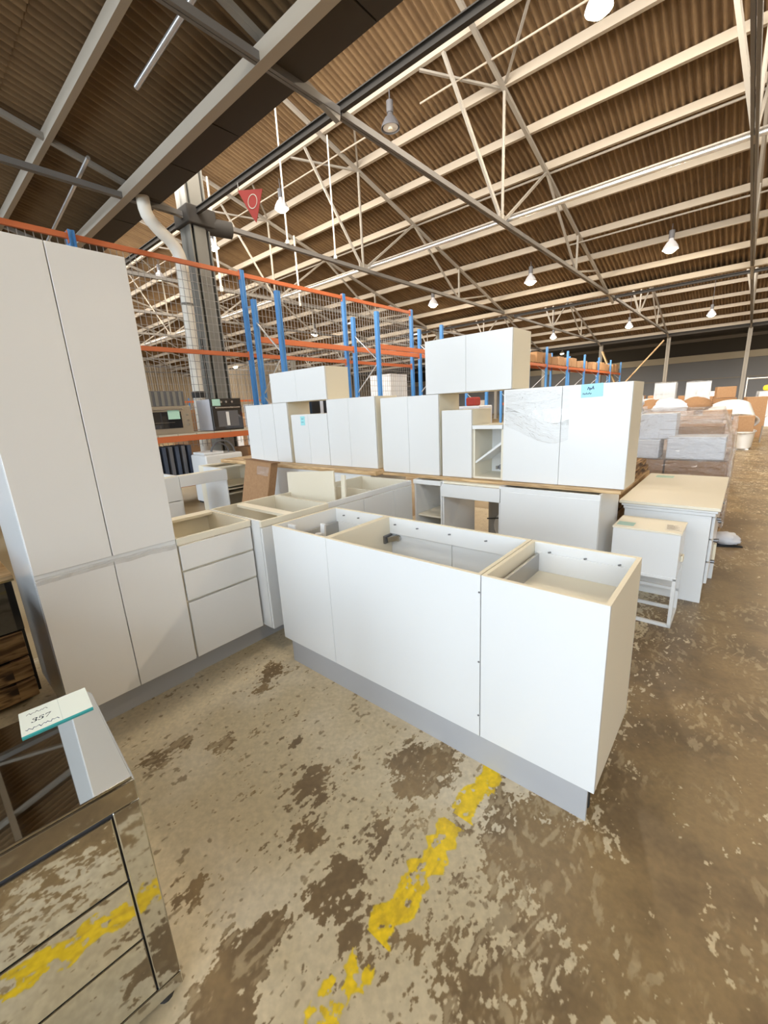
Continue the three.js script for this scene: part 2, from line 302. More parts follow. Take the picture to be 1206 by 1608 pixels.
function column(x, z, top, w, label, m = M.column) {
  const s = struct(numbered('steel_column'), label); s.userData.category = 'column';
  box(s, 'flange', m, x - w / 2, x + w / 2, 0, top, z - w / 2, z - w / 2 + 0.03); box(s, 'flange', m, x - w / 2, x + w / 2, 0, top, z + w / 2 - 0.03, z + w / 2); box(s, 'web', m, x - 0.05, x + 0.05, 0, top, z - w / 2, z + w / 2); box(s, 'flange', m, x + w / 2 - 0.03, x + w / 2, 0, top, z - w * 0.3, z + w * 0.3);
  box(s, 'base_plate', m, x - w * 0.7, x + w * 0.7, 0, 0.03, z - w * 0.7, z + w * 0.7);
  return s;
}
{
  const c = column(-9.2, -5.05, 9.3, 0.42, 'dark steel column behind the wire mesh beside the white downpipe');
  box(c, 'cap_plate', M.girder, -9.5, -8.9, 5.28, 5.62, -5.4, -4.78, 0.03); rod(c, 'cap_end', M.girder, [-9.1, 5.36, -5.2], [-8.95, 5.36, -5.75], 0.16, 16);
}
for (const x of [-26.6, 8.26, 21.3]) column(x, -5.05, 9.3, 0.42, 'dark steel column on the valley line');
for (const x of [-26.6, -13.5, 8.26]) column(x, -21, 5.4, 0.3, 'steel column on the second valley line');
const farCol3 = ['thin steel post at the far end beside the blue racks', 'thin far post with pale fittings behind wrapped pallets', 'thin far post at the right edge of the aisle'];
[-9.13, -4.78, -0.44].forEach((x, i) => column(x, -37, 5.4, 0.22, farCol3[i], M.truss));
for (const x of [4, -13.5, -17.8]) column(x, -37, 5.4, 0.22, 'thin steel post of the far girder', M.truss);
{
  const t = thing('timber_prop', 'pale timber prop leaning between far girder posts', 'prop'); bar(t, 'beam', M.wood, [-5.0, 5.1, -36.5], [-7.3, 2.3, -36.4], 0.16, 0.08); bar(t, 'foot', M.wood, [-7.3, 0, -36.4], [-7.3, 2.4, -36.4], 0.14);
  const u = thing('timber_prop', 'brown timber prop leaning against far post behind blue racks', 'prop'); bar(u, 'beam', M.wood, [-8.9, 4.8, -36.4], [-7.75, 2.2, -36.3], 0.22, 0.1); bar(u, 'foot', M.wood, [-7.75, 0, -36.3], [-7.75, 2.3, -36.3], 0.14);
}
// pipes and conduits under the roof
function pipe(label, pts, r, m, name = 'conduit') { const t = thing(name, label, 'pipe'); for (let i = 0; i + 1 < pts.length; i++) rod(t, 'pipe_run', m, pts[i], pts[i + 1], r, 10); return t; }
pipe('long shiny silver conduit running across the trusses', [[-41, 5.6, -10.45], [29, 5.6, -10.45]], 0.045, M.galv);
pipe('second conduit run beside the long silver conduit', [[-41, 5.85, -10.9], [29, 5.85, -10.9]], 0.025, M.truss);
pipe('thin white conduit under the roof right of the unlit lamp', [[-6.5, 8.15, -9.45], [29, 8.15, -9.45]], 0.02, M.purlin);
pipe('thin white conduit under the roof beside the red pennant', [[-41, 8.15, -9.45], [-7.9, 8.15, -9.45]], 0.02, M.purlin);
pipe('two-strand cable tray line under the third purlin', [[-41, 7.32, -12.9], [29, 7.32, -12.9]], 0.03, M.truss);
pipe('thin conduit below the purlin in the middle of the roof', [[-5.2, 6.42, -16.0], [29, 6.42, -16.0]], 0.025, M.truss);
pipe('short silver conduit in the dark left roof bay', [[-6.72, 5.8, -3.15], [-4.6, 5.8, -3.08]], 0.035, M.galv);
pipe('short grey conduit above the orange mesh beam', [[-13.8, 5.6, -3.43], [-8.5, 5.6, -3.03]], 0.03, M.galv);
for (const [i, z] of [-7.35, -8.95].entries()) { const t = thing('hanger_rod', ['thin white hanger rod nearer the column', 'thin white hanger rod farther from the column'][i], 'rod'); rod(t, 'rod_shaft', M.pipe, [-9.06, 5.5, z], [-9.06, roofY(z, -5) - 0.1, z], 0.02); rod(t, 'rod_foot', M.pipe, [-9.06, 5.5, z], [-9.06, 5.58, z], 0.045); }
for (const [i, [x, z]] of [[-13.42, -8.0], [-13.42, -11.2]].entries()) { const t = thing('hanger_rod', ['white hanger rod left of the downpipe', 'white hanger rod between column and mesh post'][i], 'rod'); rod(t, 'rod_shaft', M.pipe, [x, 5.5, z], [x, roofY(z, -5) - 0.1, z], 0.032); rod(t, 'rod_foot', M.pipe, [x, 5.4, z], [x, 5.56, z], 0.05); }
{
  const t = thing('downpipe', 'white downpipe with an offset bend beside the dark column', 'pipe');
  tube(t, 'pipe_run', M.pipe, [[-9.0, 5.5, -4.0], [-9.0, 5.22, -4.03], [-9.0, 5.02, -4.2], [-9.0, 4.82, -4.45], [-9.0, 4.6, -4.55], [-9.0, 4.2, -4.56], [-9.0, 2.0, -4.5], [-9.0, 0.0, -4.47]], 0.115, 60, 16);
  rod(t, 'outlet', M.galv, [-9.0, 5.2, -4.02], [-9.0, 5.52, -4.0], 0.09, 16); rod(t, 'collar', M.column, [-9.0, 3.72, -4.545], [-9.0, 3.76, -4.546], 0.125, 16); rod(t, 'collar', M.rubber, [-9.0, 1.9, -4.5], [-9.0, 2.03, -4.5], 0.14, 16);
}
{
  const t = thing('red_pennant', 'red triangular pennant with pale ring hanging from the dark girder', 'pennant', [-7.08, 5.245, -5.03], 0.2);
  const s = new THREE.Shape([new THREE.Vector2(-0.3, 0.12), new THREE.Vector2(0.28, 0), new THREE.Vector2(0.06, -0.46), new THREE.Vector2(-0.02, -0.36)]);
  add('cloth', new THREE.ExtrudeGeometry(s, { depth: 0.012, bevelEnabled: false }), M.red, t);
  bar(t, 'cord', M.wire, [-0.28, 0.1, 0.006], [-0.28, 0.24, 0.006], 0.012); const r = add('ring_mark', new THREE.TorusGeometry(0.105, 0.008, 6, 28), M.wallCream, t); r.position.set(0.03, -0.13, 0.014); r.scale.set(1, 1, 0.4);
}
// ---------------------------------------------------------------- high bay lamps
const bulbM = new THREE.MeshStandardMaterial({ color: 0x222222, emissive: new THREE.Color(1, 0.86, 0.55), emissiveIntensity: 24 });
const bellG = new THREE.LatheGeometry([[0.05, 0.32], [0.07, 0.24], [0.12, 0.2], [0.19, 0.08], [0.215, 0], [0.205, 0], [0.18, 0.08], [0.11, 0.19], [0.0, 0.22]].map(([a, b]) => new THREE.Vector2(a, b)), 24), bulbG = new THREE.SphereGeometry(0.17, 20, 14);
function lamp(x, y, z, top, on, label, power) {
  const t = thing('high_bay_lamp', label, 'lamp', [x, y, z], 0, on ? 'lit high bay lamps' : undefined);
  add('reflector', bellG, on ? M.pale : M.darkGrey, t); rod(t, 'housing', M.darkGrey, [0, 0.3, 0], [0, 0.52, 0], 0.075, 14); rod(t, 'cord', M.darkGrey, [0, 0.5, 0], [0, top - y, 0], 0.012, 6);
  if (on) {
    const b = add('bulb', bulbG, bulbM, t); b.position.y = 0.02; b.scale.y = 0.75;
    const l = new THREE.PointLight(new THREE.Color(1, 0.85, 0.64), power); l.position.y = 0.0; l.shadow.radius = 4; t.add(l);
  } else { rod(t, 'lens', M.styro, [0, 0.02, 0], [0, 0.03, 0], 0.17, 24); rod(t, 'bulb', M.cream, [0, -0.02, 0], [0, 0.02, 0], 0.05, 12); }
}
const ord = ['first', 'second', 'third', 'fourth', 'fifth', 'sixth', 'seventh', 'eighth'];
lamp(-6.91, 7.6, -8.85, roofY(-8.85, -5), false, 'unlit lamp with dark bell hanging beside the dark girder');
lamp(-2.6, 7.55, -8.9, roofY(-8.9, -5), true, 'bright lit lamp cut by the top edge of the picture', 42);
[-11.6, -15.8, -20.5, -24.9].forEach((x, i) => lamp(x, 7.55, -9.3, roofY(-9.3, -5), true, ord[i] + ' lit lamp left of the red pennant, going away', 42));
[1.75, 6.1, 10.45, 14.8, 19.2, 23.5].forEach((x) => lamp(x, 7.55, -9.1, roofY(-9.1, -5), true, 'lit lamp of the front row beyond the right edge of the picture', 20));
[-2.38, -6.72, -11.05].forEach((x, i) => lamp(x, 5.75, -16.7, roofY(-16.7, -5), true, ord[i] + ' lit lamp of the middle row counted from the right', 30));
lamp(-19.3, 5.75, -17, roofY(-17, -5), true, 'lit lamp seen through the mesh between blue posts', 30);
[-2.4, 2, 6.4].forEach((x) => lamp(x, 5.9, -0.6, roofY(-0.6, 11), true, 'lit lamp of the near bay above the picture', 9));
[2, 6.4].forEach((x) => lamp(x, 5.75, -16.7, roofY(-16.7, -5), true, 'lit lamp of the middle row beyond the right edge', 30));
[-2.08, -5.97, -10.4].forEach((x, i) => lamp(x, 5.45, -30, roofY(-30, -21), true, ord[i] + ' small far lamp counted from the right post', 45));
lamp(-33, 5.4, -20, 6.6, true, 'tiny far lamp right of the column behind the mesh', 45);
for (const [x, z] of [[4.6, -46], [-15, -46]]) lamp(x, 5.9, z, 6.6, true, 'added unseen lamp in the last bay, brightening the end wall', 70);  // lamps added out of view to brighten the grey end wall
for (const [x, z] of [[-2.5, -25], [-11.2, -25], [-28, -25], [5, -25]]) lamp(x, 7.5, z, roofY(z, -21), true, 'lit lamp hidden above the second roof bay', 30);

// ---------------------------------------------------------------- kitchen cabinets
// own axes: width along x from 0 to w, door face at z = 0, back at z = -d
const legG = new THREE.CylinderGeometry(0.018, 0.024, 0.15, 10);
function legs(t, w, d) { for (const x of [0.05, w - 0.05]) for (const z of [-0.24, -d + 0.07]) { const l = add('leg', legG, M.rubber, t); l.position.set(x, 0.075, z); } }
function baseCab(o) {
  const t = thing(o.name ?? 'base_cabinet', o.label, 'cabinet', [o.at[0], 0, o.at[1]], o.turn ?? 0, o.group), { w, d } = o, y0 = o.y0 ?? 0.15, y1 = o.y1 ?? 0.87, c = o.m ?? M.cream, k = 0.016, out = o.side ?? c;
  box(t, 'side_panel', o.sideL ?? out, 0, k, y0, y1, -d, -0.02, 0.0015); box(t, 'side_panel', o.sideR ?? out, w - k, w, y0, y1, -d, -0.02, 0.0015);
  if (!o.noBottom) box(t, 'bottom_panel', c, k, w - k, y0, y0 + k, -d + 0.006, -0.02);
  if (!o.noBack) box(t, 'back_panel', o.back ?? c, o.backFull ? 0 : k, o.backFull ? w : w - k, y0, y1, -d - (o.backFull ? k : 0), -d + (o.backFull ? 0 : k), 0.0015);
  if (o.shelf) for (const y of o.shelf) box(t, 'shelf', c, k, w - k, y, y + k, -d + 0.02, -0.05);
  if (o.rails !== false) { box(t, 'top_rail', c, k, w - k, y1 - k, y1, -0.10, -0.02); }
  if (o.railBack) box(t, 'top_rail', c, k, w - k, y1 - k, y1, -d + k, -d + 0.09);
  if (o.channel) box(t, 'finger_channel', o.channelM ?? M.white, 0, w, y1 - 0.04, y1, -0.02, -0.002, 0.004);
  for (const [a, b, p, q, n, m] of o.fronts ?? []) box(t, n ?? 'door', m ?? M.white, a + 0.0015, b - 0.0015, p, q, -0.018, 0, 0.003);
  if (o.legs !== false) legs(t, w, d);
  return t;
}
const PX = Math.PI / 2;
const Z1 = -1.323, Z2 = -1.848, ID = 0.509;
// island (three units, doors towards the back row; their plain backs face the aisle)
function screws(t, xs, y, z) { for (const x of xs) { const s = rod(t, 'screw', M.screw, [x, y, z], [x + 0.004, y + 0.002, z - 0.014], 0.0038, 8); } }
{
  const il = baseCab({ label: 'left white island cabinet with open top and metal drawer inside', at: [-1.556, Z2], turn: Math.PI, w: 0.46, d: ID, back: M.white, backFull: true, rails: false, sideR: M.white, fronts: [[0, 0.46, 0.15, 0.84, 'drawer_front']] });
  box(il, 'top_rail', M.white, 0.016, 0.444, 0.77, 0.868, -0.036, -0.02, 0.002); screws(il, [0.1, 0.23, 0.36], 0.83, -0.036);
  drawerBox(il, 0.03, 0.43, 0.70, 0.46); 
  box(il, 'clip_post', M.styro, 0.20, 0.235, 0.72, 0.875, -0.36, -0.345, 0.003).rotation.z = 0.12; rod(il, 'clip_foot', M.styro, [0.2, 0.80, -0.40], [0.2, 0.83, -0.40], 0.02, 12); box(il, 'clip_plate', M.styro, 0.33, 0.40, 0.80, 0.872, -0.46, -0.44, 0.004);
  const im = baseCab({ label: 'middle and widest white island cabinet with hinge inside open top', at: [-0.688, Z2], turn: Math.PI, w: 0.866, d: ID, back: M.white, backFull: true, rails: false, fronts: [[0, 0.433, 0.15, 0.84], [0.433, 0.866, 0.15, 0.84]] });
  box(im, 'top_rail', M.white, 0.016, 0.85, 0.77, 0.868, -0.036, -0.02, 0.002); screws(im, [0.04, 0.22, 0.43, 0.64, 0.8], 0.83, -0.036);
  const hg = box(im, 'hinge', M.screw, 0.835, 0.85, 0.72, 0.77, -0.10, -0.03, 0.004); bar(hg, 'hinge_arm', M.steel, [-0.012, 0, -0.02], [-0.045, 0.005, 0.035], 0.018, 0.03); rod(hg, 'hinge_cup', M.steel, [-0.05, 0, 0.03], [-0.05, 0, 0.045], 0.0175, 14);
  const ir = baseCab({ label: 'right white island cabinet with cream drawer base seen through open top', at: [-0.246, Z2], turn: Math.PI, w: 0.438, d: ID, back: M.white, backFull: true, rails: false, fronts: [[0, 0.438, 0.15, 0.84, 'drawer_front']] });
  box(ir, 'top_rail', M.white, 0.016, 0.422, 0.77, 0.868, -0.036, -0.02, 0.002); screws(ir, [0.07, 0.2, 0.35], 0.83, -0.036);
  drawerBox(ir, 0.02, 0.41, 0.735, 0.47);
  for (const [t, w] of [[il, 0.46], [im, 0.866], [ir, 0.438]]) { box(t, 'edge_strip', M.edge, 0, 0.016, 0.87, 0.8712, -ID, -0.02); box(t, 'edge_strip', M.edge, w - 0.016, w, 0.87, 0.8712, -ID, -0.02); box(t, 'edge_strip', M.edge, 0, w, 0.87, 0.8712, -ID - 0.016, -ID); box(t, 'edge_strip', M.edge, 0.016, w - 0.016, 0.868, 0.8712, -0.036, -0.02); }
  for (const y of [0.8, 0.5, 0.25]) rod(im, 'screw', M.screw, [0.004, y, -ID - 0.016], [0.004, y, -ID - 0.018], 0.004, 8);
  const kb = thing('kickboard', 'long grey kickboard under the island cabinets', 'kickboard'); box(kb, 'board', M.kick, -1.965, -0.269, 0, 0.148, -1.352, -1.337, 0.001);
}
function drawerBox(t, a, b, y, depth) {          // metal-sided drawer hanging in a unit
  box(t, 'drawer_side', M.greyMetal, a, a + 0.014, y - 0.01, y + 0.085, -depth, -0.045, 0.003); box(t, 'drawer_side', M.greyMetal, b - 0.014, b, y - 0.01, y + 0.085, -depth, -0.045, 0.003);
  box(t, 'drawer_bottom', M.cream, a + 0.014, b - 0.014, y - 0.012, y, -depth, -0.04); box(t, 'drawer_back', M.cream, a + 0.014, b - 0.014, y, y + 0.08, -depth - 0.014, -depth, 0.002); box(t, 'drawer_inner_front', M.white, a, b, y, y + 0.09, -0.045, -0.037, 0.002);
}
// tall pantry
{
  const t = thing('tall_cabinet', 'tall glossy white pantry cabinet with four doors', 'cabinet', [-2.247, 0, -0.271], PX), w = 0.605, d = 0.58;
  box(t, 'side_panel', M.white, 0, 0.018, 0.15, 2.224, -d, -0.02, 0.0015); box(t, 'side_panel', M.white, w - 0.018, w, 0.15, 2.224, -d, -0.02, 0.0015);
  box(t, 'back_panel', M.cream, 0.018, w - 0.018, 0.15, 2.224, -d, -d + 0.016); box(t, 'bottom_panel', M.cream, 0.018, w - 0.018, 0.15, 0.166, -d + 0.016, -0.02); box(t, 'top_panel', M.cream, 0.018, w - 0.018, 2.208, 2.224, -d + 0.016, -0.02); box(t, 'shelf', M.cream, 0.018, w - 0.018, 0.85, 0.866, -d + 0.016, -0.05);
  box(t, 'finger_channel', M.white, 0.0, w, 0.832, 0.872, -0.02, -0.008, 0.004);
  for (const [a, b] of [[0, 0.304], [0.304, w]]) { box(t, 'door', M.gloss, a + 0.0015, b - 0.0015, 0.868, 2.222, -0.018, 0, 0.003); box(t, 'door', M.gloss, a + 0.0015, b - 0.0015, 0.15, 0.842, -0.018, 0, 0.003); }
  legs(t, w, d); box(t, 'kick_board', M.kick, 0, w, 0, 0.148, -0.09, -0.075);
  const f = new THREE.PlaneGeometry(0.6, 0.03, 60, 2), p = f.attributes.position; for (let i = 0; i < p.count; i++) { p.setZ(i, 0.004 + 0.006 * fbm(p.getX(i) * 30, p.getY(i) * 60, 3)); p.setY(i, p.getY(i) + 0.012 * (fbm(p.getX(i) * 14, 4, 3) - 0.5)); } f.computeVertexNormals();
  const ff = add('protective_film', f, M.filmThin, t); ff.position.set(w / 2, 0.84, 0);
}
// drawer base and the run beside it
{
  const t = baseCab({ name: 'drawer_cabinet', label: 'white three-drawer base cabinet beside the tall pantry', at: [-2.247, -0.878], turn: PX, w: 0.452, d: 0.535, railBack: true, channel: true, channelM: M.cream, rails: false, fronts: [[0.006, 0.446, 0.684, 0.825, 'drawer_front', M.gloss], [0.006, 0.446, 0.505, 0.672, 'drawer_front', M.gloss], [0.006, 0.446, 0.152, 0.492, 'drawer_front', M.gloss]] });
  for (const y of [0.66, 0.48]) box(t, 'drawer_rail', M.cream, 0.016, 0.436, y + 0.01, y + 0.04, -0.04, -0.021);
  box(t, 'drawer_back', M.edge, 0.03, 0.30, 0.66, 0.80, -0.20, -0.185, 0.002); box(t, 'drawer_bottom', M.edge, 0.03, 0.42, 0.64, 0.652, -0.5, -0.04); box(t, 'drawer_side', M.greyMetal, 0.40, 0.415, 0.652, 0.74, -0.48, -0.05, 0.002);
  const kb = thing('kickboard', 'dark grey kickboard under the drawer cabinet and corner cabinet', 'kickboard'); box(kb, 'board', M.kick, -2.36, -2.345, 0, 0.148, -2.78, -0.88, 0.001);
  const a = baseCab({ label: 'open-topped white corner base cabinet right of the drawers', at: [-2.15, -1.338], turn: PX, w: 0.55, d: 0.63, rails: false, sideL: M.white, channel: true, channelM: M.cream, fronts: [[0, 0.55, 0.15, 0.825]] });
  box(a, 'cross_rail', M.cream, 0.20, 0.27, 0.845, 0.865, -0.61, -0.03, 0.002);
  const b = baseCab({ label: 'wide open-topped white base cabinet with three doors beyond the corner', at: [-2.165, -1.89], turn: PX, w: 0.99, d: 0.60, rails: false, channel: true, fronts: [[0, 0.37, 0.15, 0.825], [0.37, 0.74, 0.15, 0.825], [0.74, 0.99, 0.15, 0.825]] });
  box(b, 'divider', M.cream, 0.48, 0.496, 0.15, 0.868, -0.58, -0.03);
  const p = thing('loose_panel', 'loose cream panel standing upright in an open cabinet', 'panel', [-2.48, 0.19, -2.0]); p.rotation.set(-0.08, 0.10, 0.07); box(p, 'board', M.cream, -0.25, 0.25, 0, 0.86, -0.008, 0.008, 0.002);
  const q = thing('loose_panel', 'narrow cream strip standing behind the loose panel', 'panel', [-2.215, 0.19, -2.06]); q.rotation.set(-0.08, 0, 0.02); box(q, 'board', M.cream, -0.02, 0.02, 0, 0.84, -0.008, 0.008, 0.002);
}
// back row facing the aisle
const BZ = -2.93;
{
  baseCab({ label: 'open white base cabinet with inner shelf in the back row', at: [-2.19, BZ], w: 0.29, d: 0.56, shelf: [0.53], channel: true, legs: true, rails: false, noBottom: false, y0: 0.15 }).children.forEach((c) => { if (c.name === 'side_panel') c.material = M.white; });
  const a = baseCab({ label: 'white appliance housing with dark open bay in the back row', at: [-1.895, BZ], w: 0.53, d: 0.56, noBack: true, noBottom: true, side: M.white, fronts: [[0.0, 0.53, 0.742, 0.852, 'fascia']], channel: false, legs: false, y0: 0 });
  const c = baseCab({ label: 'closed white base cabinet at right end of back row', at: [-1.362, BZ], w: 0.70, d: 0.56, side: M.white, fronts: [[0, 0.70, 0.15, 0.835]], channel: true, rails: false, sideR: M.white });
  const ap = thing('appliance', 'wrapped grey appliance behind the open bay of the back row', 'appliance', [-1.62, 0, -3.85], 0.25); add('body', boxG(0.45, 0.62, 0.5, 0.05), M.truss, ap).position.y = 0.35; rod(ap, 'drum', M.galv, [0, 0.36, 0.25], [0, 0.36, 0.262], 0.16, 24); box(ap, 'base', M.rubber, -0.2, 0.2, 0, 0.06, -0.2, 0.2); tube(ap, 'strap', M.rubber, [[-0.226, 0.42, 0.26], [0, 0.44, 0.27], [0.226, 0.42, 0.26]], 0.006, 12, 6);
}
// second kitchen: row at the back left, leg at far left
{
  [[-4.72, 0.52, 'left'], [-4.2, 0.5, 'second'], [-3.7, 0.5, 'third'], [-3.2, 0.5, 'right']].forEach(([x, w, n]) => baseCab({ label: n + ' white base cabinet under the timber benchtop', at: [x, BZ], w, d: 0.56, side: M.white, fronts: [[0, w / 2, 0.15, 0.84], [w / 2, w, 0.15, 0.84]], channel: true }));
  const b = thing('benchtop', 'pale timber benchtop carrying the left wall cabinets', 'benchtop'); box(b, 'board', M.wood, -5.5, -2.62, 0.872, 0.915, -3.46, -2.92, 0.003);
  const b2 = thing('benchtop', 'thin brown board under the right wall cabinets', 'board'); box(b2, 'board', M.wood, -2.6, -0.56, 0.872, 0.893, -3.42, -3.0, 0.002);
  baseCab({ name: 'drawer_cabinet', label: 'cream two-drawer cabinet at left end of the second kitchen', at: [-4.75, -1.5], turn: PX, w: 0.5, d: 0.56, side: M.white, fronts: [[0, 0.5, 0.60, 0.865, 'drawer_front'], [0, 0.5, 0.15, 0.59, 'drawer_front']] });
  baseCab({ label: 'white appliance housing with open bay in the second kitchen', at: [-4.75, -2.0], turn: PX, w: 0.58, d: 0.56, noBack: true, noBottom: true, side: M.white, legs: false, y0: 0, fronts: [[0, 0.58, 0.74, 0.866, 'fascia']] });
  const c = baseCab({ label: 'open corner cabinet with stacked shelves behind the cardboard carton', at: [-4.95, -2.6], turn: PX, w: 0.6, d: 0.56, shelf: [0.5, 0.56, 0.6], rails: true, railBack: true });
  const k = thing('flat_carton', 'flat brown cardboard carton leaning on the back row with crumpled tape', 'carton', [-4.0, 0, -2.42], 0.08); const g = new THREE.Group(); 
  const cb = box(k, 'carton_body', M.card, -0.24, 0.20, 0, 1.0, -0.05, 0.05, 0.008); cb.rotation.x = -0.22; cb.rotation.z = -0.06; cb.position.set(-0.06, 0.5, -0.1);
  const tp = add('tape', boxG(0.2, 0.10, 0.004, 0.001), M.filmThin, cb); tp.position.set(0.1, 0.4, 0.053); const ft = add('flap', boxG(0.5, 0.008, 0.11), M.cardDark, cb); ft.position.set(0, 0.505, 0.002); ft.rotation.x = 0.15;
}
// ---------------------------------------------------------------- wall cabinets
function wallCab(label, x0, x1, y0, y1, seams, o = {}) {
  const zf = o.zf ?? -3.05, d = o.d ?? 0.34, t = thing('wall_cabinet', label, 'cabinet', [x0, y0, zf], o.turn ?? 0), w = x1 - x0, h = y1 - y0, k = 0.016, c = o.side ?? M.cream;
  box(t, 'side_panel', c, 0, k, 0, h, -d, -0.02, 0.0015); box(t, 'side_panel', c, w - k, w, 0, h, -d, -0.02, 0.0015); box(t, 'top_panel', c, k, w - k, h - k, h, -d, -0.02); box(t, 'bottom_panel', c, k, w - k, 0, k, -d, -0.02); box(t, 'back_panel', o.open ? M.white : M.cream, k, w - k, k, h - k, -d, -d + 0.012);
  let e = 0; for (const s of [...seams, w]) { if (!o.open || e >= (o.openTo ?? 0)) box(t, 'door', M.white, e + 0.0012, s - 0.0012, 0.001, h - 0.001, -0.018, 0, 0.002); e = s; }
  return t;
}
const wc = {};
wc.a = wallCab('leftmost white two-door wall cabinet on the timber benchtop', -4.925, -4.335, 0.917, 1.608, [0.295]);
wc.b = wallCab('narrow one-door white wall cabinet right of the leftmost one', -4.332, -4.06, 0.917, 1.612, []);
wc.c = wallCab('short white wall cabinet with small cyan note under the long box cabinet', -4.0, -3.385, 0.917, 1.47, [0.3]);
wc.d = wallCab('white two-door wall cabinet right of the noted cabinet', -3.38, -2.70, 0.917, 1.61, [0.32]);
wc.e = wallCab('white two-door wall cabinet at the middle of the row', -2.63, -1.985, 0.895, 1.585, [0.32]);
wc.g = wallCab('narrow low white wall cabinet beside the open box', -1.955, -1.672, 0.895, 1.45, []);
wc.h = wallCab('open-fronted white cabinet box with a loose shelf slanting inside', -1.668, -1.41, 0.895, 1.325, [], { open: true, openTo: 1 });
wc.i = wallCab('largest white two-door wall cabinet with cyan note and film', -1.403, -0.553, 0.895, 1.582, [0.425]);
wc.j = wallCab('long low white cabinet box lying on top of the left cabinets', -4.33, -3.365, 1.613, 1.948, [0.475]);
wc.k = wallCab('white two-door box cabinet stacked highest on the right cabinets', -2.11, -1.345, 1.586, 2.012, [0.385]);
for (const c of wc.h.children.filter((c) => c.name === 'door')) wc.h.remove(c);
{ const s = box(wc.h, 'shelf', M.white, -0.14, 0.14, -0.004, 0.012, -0.13, 0.13, 0.001); s.position.set(0.129, 0.21, -0.16); s.rotation.z = 0.62; const h = box(wc.h, 'hinge', M.screw, 0.222, 0.24, 0.08, 0.12, -0.08, -0.03, 0.003); bar(h, 'hinge_arm', M.steel, [-0.01, 0, 0], [-0.02, 0, 0.05], 0.01, 0.025); box(wc.h, 'front_rail', M.white, 0, 0.258, 0.40, 0.43, -0.019, 0, 0.002); }
{ // plastic film hanging off the largest cabinet
  const f = new THREE.PlaneGeometry(0.46, 0.30, 40, 30), p = f.attributes.position; for (let i = 0; i < p.count; i++) { const x = p.getX(i), y = p.getY(i); p.setZ(i, 0.006 + 0.018 * Math.abs(fbm(x * 7 + y * 9, y * 5 - x * 6, 4) - 0.5) * 2); p.setY(i, y - 0.10 * (y > 0 ? 0 : sm(-0.2, 0.2, x)) - 0.05 * (x / 0.23) ** 2 * (y < 0 ? -1 : 0)); } f.computeVertexNormals();
  const o = add('protective_film', f, M.filmThin, wc.i); o.position.set(0.25, 0.525, 0.001);
}
const scrib = (g, x, y, w, n, s) => { g.beginPath(); for (let i = 0; i <= n; i++) { const a = x + w * i / n; g.lineTo(a, y + s * Math.sin(i * 2.3 + x) + s * 0.6 * Math.sin(i * 5.1)); } g.stroke(); };
function note(label, w, h, colr, at, draw, m) {
  const t = thing('paper_note', label, 'note', at), tx = canvasTex(256, Math.round(256 * h / w), (g, W, H) => { g.fillStyle = colr; g.fillRect(0, 0, W, H); g.strokeStyle = '#26426e'; g.lineWidth = 5; draw(g, W, H); });
  add('sheet', new THREE.BoxGeometry(w, h, 0.0012), new THREE.MeshStandardMaterial({ map: tx, roughness: 0.7 }), t); return t;
}
note('cyan paper note taped on the largest wall cabinet', 0.135, 0.085, '#a9dde2', [-0.79, 1.54, -3.0485], (g, W, H) => { g.lineWidth = 9; g.font = 'bold 56px sans-serif'; g.fillStyle = '#2a5a78'; scrib(g, W * 0.3, H * 0.35, W * 0.28, 8, 14); g.lineWidth = 5; scrib(g, W * 0.08, H * 0.72, W * 0.4, 16, 8); }).rotation.z = 0.03;
note('small cyan paper note on the short wall cabinet', 0.075, 0.1, '#9ddbe0', [-3.79, 1.4, -3.0485], (g, W, H) => { g.lineWidth = 9; scrib(g, W * 0.2, H * 0.3, W * 0.5, 8, 18); scrib(g, W * 0.1, H * 0.65, W * 0.6, 14, 10); });

